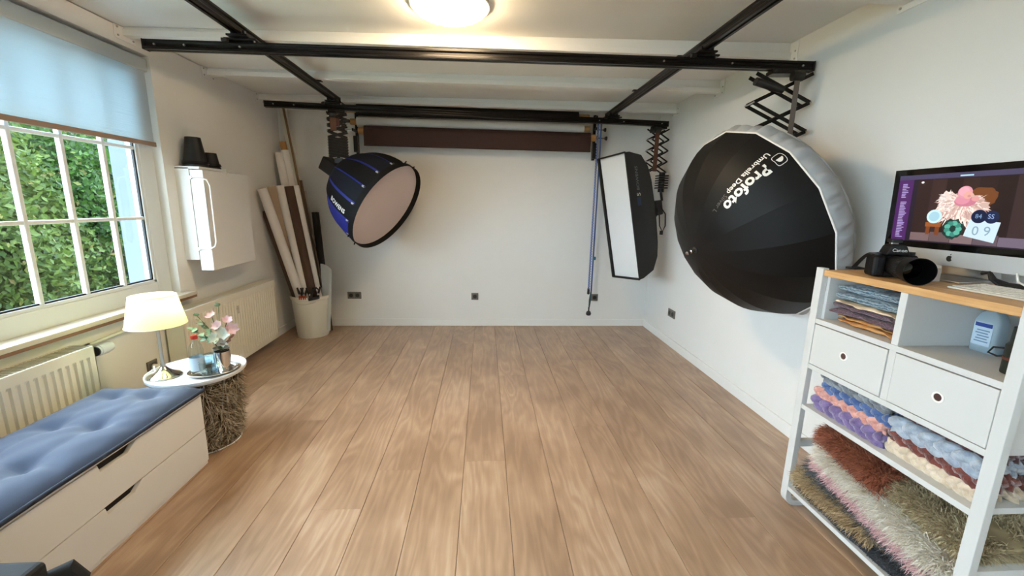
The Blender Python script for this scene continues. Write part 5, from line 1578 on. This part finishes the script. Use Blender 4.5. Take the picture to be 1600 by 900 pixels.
# the picture: dark planks, pale fur nest with a wrapped baby, props
PL, PR = 0.165, 0.945
for i in range(7):
    a, b = PL + (PR - PL) * i / 7, PL + (PR - PL) * (i + 1) / 7
    rgb = ((48, 32, 30), (58, 40, 38), (40, 27, 26), (52, 36, 33), (44, 29, 28), (36, 24, 24), (56, 40, 40))[i]
    srect('picture_plank', a, b - 0.002, 0.02, 0.92, 0.0002, rgb)
for i in range(5):
    srect('picture_floor', PL + (PR - PL) * i / 5, PL + (PR - PL) * (i + 1) / 5 - 0.003, 0.02, 0.14 + 0.02 * (i % 2), 0.0003, ((118, 96, 96), (100, 80, 82), (126, 104, 106), (96, 80, 88), (110, 96, 112))[i])
sblob('picture_basket', 0.64, 0.66, 0.10, 0.13, 0.00035, (112, 66, 36), 30, 0.08, seed=2)
def stuft(cx, cy, rx, ry, n, d, cols, L, seed):
    rgx = np.random.default_rng(seed)
    for q, rgb in enumerate(cols):
        mb = MB()
        for i in range(n):
            t, k = rgx.uniform(0, 2 * PI), math.sqrt(rgx.uniform(0, 1))
            x_, y_ = cx + rx * k * math.cos(t), cy + ry * k * math.sin(t)
            a = math.atan2((y_ - cy) / ry - 0.5, (x_ - cx) / rx) + rgx.normal() * 0.3
            l = L * rgx.uniform(0.6, 1.3)
            wx = 0.006
            dd = d + 0.00001 * q + 0.000002 * (i % 5)
            mb.add([sp_(x_ - wx * math.sin(a), y_ + wx * 1.7 * math.cos(a), dd), sp_(x_ + wx * math.sin(a), y_ - wx * 1.7 * math.cos(a), dd), sp_(x_ + l * math.cos(a), y_ + l * 1.7 * math.sin(a), dd)], [(0, 1, 2)])
        mb.build('picture_fur', emit('px_%d_%d_%d' % rgb, rgb, 1.0), scr)
sblob('picture_fur', 0.52, 0.52, 0.17, 0.19, 0.0004, (204, 172, 162), 40, 0.10, 4)
sblob('picture_fur', 0.41, 0.60, 0.06, 0.15, 0.00042, (222, 208, 200), 30, 0.10, 5)
stuft(0.52, 0.50, 0.17, 0.19, 70, 0.00045, ((226, 196, 186), (190, 152, 142), (238, 222, 212)), 0.06, 21)
stuft(0.41, 0.60, 0.06, 0.13, 20, 0.0005, ((236, 226, 220), (206, 190, 184)), 0.03, 22)
sblob('picture_wrap', 0.535, 0.60, 0.075, 0.07, 0.00056, (198, 120, 140), seed=6)
sblob('picture_wrap', 0.515, 0.62, 0.05, 0.06, 0.00058, (214, 140, 158), seed=6)
sblob('picture_bonnet', 0.525, 0.725, 0.050, 0.085, 0.0006, (216, 148, 164), seed=7)
sblob('picture_bonnet', 0.518, 0.735, 0.036, 0.065, 0.00062, (228, 166, 178), seed=7)
sblob('picture_face', 0.548, 0.685, 0.030, 0.052, 0.00065, (222, 164, 152), seed=8)
sblob('picture_face', 0.556, 0.672, 0.012, 0.018, 0.00067, (206, 140, 132), seed=8)
sblob('picture_hand', 0.60, 0.635, 0.026, 0.034, 0.00065, (216, 152, 150), seed=9)
srect('picture_stool', 0.275, 0.395, 0.235, 0.30, 0.0006, (150, 84, 42))
srect('picture_stool', 0.285, 0.315, 0.12, 0.235, 0.0006, (120, 64, 32))
srect('picture_stool', 0.355, 0.388, 0.12, 0.235, 0.0006, (120, 64, 32))
sblob('picture_clock', 0.335, 0.385, 0.058, 0.10, 0.0007, (196, 224, 232), seed=10)
sblob('picture_clock', 0.335, 0.385, 0.040, 0.07, 0.0008, (160, 200, 214), seed=10)
sblob('picture_plant', 0.485, 0.22, 0.075, 0.14, 0.0006, (26, 54, 50), 26, 0.12, 11)
for i in range(9):
    t = 2 * PI * i / 9
    sblob('picture_leaf', 0.485 + 0.042 * math.cos(t), 0.22 + 0.08 * math.sin(t), 0.022, 0.035, 0.0007 + 0.00002 * i, ((90, 170, 150), (60, 130, 116))[i % 2], 12)
MB().add([sp_(0.565, 0.13, 0.0006), sp_(0.765, 0.06, 0.0006), sp_(0.785, 0.33, 0.0006), sp_(0.59, 0.36, 0.0006)], [(0, 1, 2, 3)]).build('picture_calendar', emit('px_198_218_228', (198, 218, 228), 1.0), scr)
sblob('picture_sign', 0.645, 0.40, 0.05, 0.09, 0.0007, (20, 30, 60), seed=12)
sblob('picture_sign', 0.725, 0.395, 0.045, 0.085, 0.0007, (24, 36, 70), seed=13)
def stext(s, x_, y_, size, d, rgb):
    mb = MB(); text_on(mb, s, lambda u, v: sp_(x_ + u, y_ + v * sw / shh, d), size); mb.build('picture_text', emit('px_%d_%d_%d' % rgb, rgb, 1.0), scr)
stext('0 9', 0.615, 0.15, 0.095, 0.0008, (130, 160, 176))
stext('SS', 0.70, 0.375, 0.045, 0.0008, (150, 170, 210))
stext('84', 0.62, 0.375, 0.045, 0.0008, (120, 150, 190))
sblob('picture_button', 0.20, 0.885, 0.012, 0.016, 0.0008, (236, 236, 236))
# logo on the chin
def apple(u, v):
    return ip(IW / 2 + u, 0.029 + v, 0.0012)
A = []
for i in range(40):
    t = 2 * PI * i / 40 + PI / 2
    r = 0.0105 * (1 - 0.10 * math.exp(-((t - PI / 2) % (2 * PI)) ** 2 / 0.1) - 0.10 * math.exp(-(((t - PI / 2) % (2 * PI)) - 2 * PI) ** 2 / 0.1))
    x_, y_ = r * math.cos(t), r * math.sin(t) * 1.05
    if x_ > 0.0055 and abs(y_ - 0.001) < 0.0055:
        x_ = 0.0055 + 0.002 * abs(y_ - 0.001) / 0.0055
    A.append(apple(x_, y_))
MB().add([apple(0, 0)] + A, [(0, 1 + i, 1 + (i + 1) % 40) for i in range(40)]).build('logo', BLACKP, im)
MB().add([apple(0.0005, 0.012), apple(0.004, 0.0135), apple(0.0055, 0.0185), apple(0.0015, 0.0165)], [(0, 1, 2, 3)]).build('logo_leaf', BLACKP, im)
yc = IYL - IW / 2
MB().extrude([(1.69, 0.0), (1.84, 0.0), (1.855, 0.008), (1.83, 0.09), (1.79, 0.17), (1.775, 0.17), (1.80, 0.085), (1.815, 0.012), (1.69, 0.006)], (0, yc - 0.085, ZT), V(1, 0, 0), V(0, 0, 1), V(0, 0.17, 0)).build('stand', ALU, im, bevel=0.002)
# keyboard
kb = thing('keyboard', 'slim white keyboard lying in front of the computer', 'keyboard', (1.65, 1.155, ZT))
KB = mat('keyboard_white', (224, 218, 204), 0.45)
ky0, ky1, kx0, kx1 = 1.02, 1.30, 1.57, 1.70
MB().extrude([(kx0, 0.0), (kx1, 0.0), (kx1, 0.012), (kx0, 0.005)], (0, ky0, ZT), V(1, 0, 0), V(0, 0, 1), V(0, ky1 - ky0, 0)).build('case', KB, kb, bevel=0.002)
kmesh = None
for r_ in range(5):
    for c_ in range(13):
        xk, yk = kx0 + 0.014 + r_ * 0.0245, ky0 + 0.012 + c_ * 0.0205
        zk = ZT + 0.005 + 0.007 * (xk + 0.01 - kx0) / (kx1 - kx0)
        if kmesh is None:
            kk = MB().box(0, 0.020, 0, 0.017, 0, 0.0022)
            kmesh = kk.mesh('key', V(0, 0, 0)); kmesh.materials.append(mat('key_white', (232, 228, 218), 0.5))
        o = bpy.data.objects.new('key', kmesh); COL.objects.link(o); o.parent = kb
        o.location = V(xk, yk, zk) - OFF[kb.name]
        o.rotation_euler = (0, -math.atan2(0.007, 0.13), 0)
# cables behind and a small white box
pc = thing('power_cable', 'bundle of black cables under the computer screen', 'cable', (1.75, 1.24, ZT))
for k in range(4):
    MB().tube([(1.73 + 0.01 * k, 1.335 + 0.004 * k, ZT + 0.045 + 0.002 * k), (1.735, 1.315, ZT + 0.05), (1.725, 1.30 - 0.004 * k, ZT + 0.03), (1.73 + 0.008 * k, 1.27, ZT + 0.008 + 0.003 * k), (1.74, 1.20, ZT + 0.008 + 0.004 * k), (1.75, 1.10, ZT + 0.01 + 0.003 * k)], 0.006, 8).build('strand', BLACKR, pc, smooth=True)
wc = MB().tube([(1.72, 1.23, ZT + 0.06), (1.71, 1.215, ZT + 0.035), (1.715, 1.19, ZT + 0.022), (1.73, 1.15, ZT + 0.03)], 0.003, 8).build('charging_cable', mat('white_cord', (230, 226, 216), 0.5), smooth=True)
tag(wc, 'thin white cable curving in front of the black cable bundle', 'cable')
wb = thing('small_box', 'small white striped box between the camera lens and the computer foot', 'box', (1.66, 1.43, ZT))
MB().box(1.635, 1.675, 1.415, 1.450, ZT, ZT + 0.048).build('carton', mat('carton_white', (206, 196, 192), 0.6), wb, bevel=0.002)
for k in range(3):
    MB().box(1.6343, 1.6352, 1.420 + k * 0.010, 1.424 + k * 0.010, ZT + 0.006, ZT + 0.044).build('stripe', mat('carton_stripe', (176, 146, 146), 0.6), wb)

# ================================================================== CAMERA WITH LENS
ca = thing('photo_camera', 'black camera with a large lens and hanging strap on the shelf top', 'camera', (1.575, 1.50, ZT))
# camera body: lens axis points to the room and a little towards the viewer
ax = unit(V(-0.42, -0.90, -0.10)); ax[2] = 0; ax = unit(ax)
cs = unit(np.cross(V(0, 0, 1), ax))       # camera's left-right
CB = V(1.588, 1.528, ZT)
def cb(a, s, z_):
    return CB + ax * a + cs * s + V(0, 0, z_)
CAMB = mat('camera_black', (13, 13, 14), 0.6, spec=0.3, bump=0.15, bscale=500)
def cbox(name, a0, a1, s0, s1, z0, z1, m_, bevel=0.006, seg=3, parent=ca):
    return MB().obox(cb((a0 + a1) / 2, (s0 + s1) / 2, (z0 + z1) / 2), ax * (a1 - a0) / 2, cs * (s1 - s0) / 2, V(0, 0, (z1 - z0) / 2)).build(name, m_, parent, bevel=bevel, seg=seg)
cbox('body', -0.035, 0.03, -0.072, 0.072, 0.0, 0.088, CAMB, 0.012)
sgn = 1 if np.dot(cs, V(-1, 0, 0)) > 0 else -1
cbox('grip', 0.01, 0.058, min(sgn * 0.034, sgn * 0.076), max(sgn * 0.034, sgn * 0.076), 0.002, 0.084, CAMB, 0.014)
# prism hump
mb = MB()
mb.extrude([(-0.038, 0.086), (0.038, 0.086), (0.026, 0.118), (0.018, 0.126), (-0.018, 0.126), (-0.026, 0.118)], cb(-0.03, 0, 0), cs, V(0, 0, 1), ax * 0.075)
mb.build('prism', CAMB, ca, bevel=0.006, seg=3)
cbox('hot_shoe', -0.02, 0.004, -0.011, 0.011, 0.126, 0.132, STEEL, 0.001, 1)
cbox('trigger_unit', -0.024, 0.02, -0.017, 0.017, 0.132, 0.146, BLACKP, 0.003)
MB().cyl(cb(0.0, -sgn * 0.052, 0.086), cb(0.0, -sgn * 0.052, 0.098), 0.016, n=20).build('mode_dial', BLACKP, ca, smooth=True)
MB().cyl(cb(0.03, sgn * 0.055, 0.082), cb(0.032, sgn * 0.055, 0.093), 0.009, n=14).build('shutter_button', BLACKP, ca, smooth=True)
MB().lathe(cb(0.028, 0, 0.047), [(0.034, 0.0), (0.036, 0.004), (0.036, 0.045), (0.0375, 0.047), (0.0375, 0.06), (0.040, 0.063), (0.041, 0.09), (0.041, 0.125), (0.043, 0.128), (0.0445, 0.132), (0.0475, 0.188), (0.0455, 0.188)], 40, ax).build('lens_barrel', mat('lens_black', (12, 12, 13), 0.55, spec=0.3), ca, smooth=True)
MB().lathe(cb(0.028, 0, 0.047), [(0.0455, 0.188), (0.041, 0.135), (0.036, 0.120), (0.0, 0.118)], 40, ax).build('hood_lining', mat('black_flock', (4, 4, 4), 0.95, spec=0.05), ca, smooth=True)
MB().lathe(cb(0.028, 0, 0.047), [(0.0, 0.126), (0.02, 0.124), (0.034, 0.120)], 32, ax).build('front_element', mat('lens_glass', (5, 5, 7), 0.08, spec=0.4), ca, smooth='all')
mb = MB()
for k in range(36):
    t = 2 * PI * k / 36
    c = cb(0.028 + 0.107, 0, 0.047) + (cs * math.cos(t) + V(0, 0, 1) * math.sin(t)) * 0.0413
    mb.obox(c, ax * 0.014, (cs * math.cos(t) + V(0, 0, 1) * math.sin(t)) * 0.0008, np.cross(ax, cs * math.cos(t) + V(0, 0, 1) * math.sin(t)) * 0.002)
mb.build('zoom_ring_ribs', BLACKR, ca)
def ct(u, v):
    r_ = -cs if np.dot(np.cross(V(0, 0, 1), ax), cs) < 0 else cs
    return cb(0.0462, 0, 0.100) + r_ * (u - 0.021) + V(0, 0, v)
mb = MB(); text_on(mb, 'Canon', ct, 0.017); mb.build('lettering', LET, ca)
sp0 = cb(-0.01, sgn * 0.074, 0.078)
q0 = CB + V(0.01, 0.16, 0.003)
e0 = cb(-0.012, -sgn * 0.0, 0)
far = CB + V(0.0, 0.072, 0.075)
MB().grid(lambda u, v: (1 - v) ** 2 * (CB + V(-0.02, 0.05, 0.084)) + 2 * v * (1 - v) * (CB + V(0.02, 0.12, 0.100)) + v * v * (CB + V(0.02, 0.185, 0.004)) + V(1, 0.25, 0) * 0.032 * (u - 0.5), 4, 14).build('strap', mat('strap_web', (20, 19, 19), 0.8), ca, smooth='all')
MB().tube([CB + V(-0.005, 0.195, 0.006), CB + V(0.02, 0.175, 0.008), CB + V(0.055, 0.165, 0.006)], [0.004, 0.008, 0.004], 8).build('strap_end', mat('strap_web', (20, 19, 19), 0.8), ca, smooth=True)
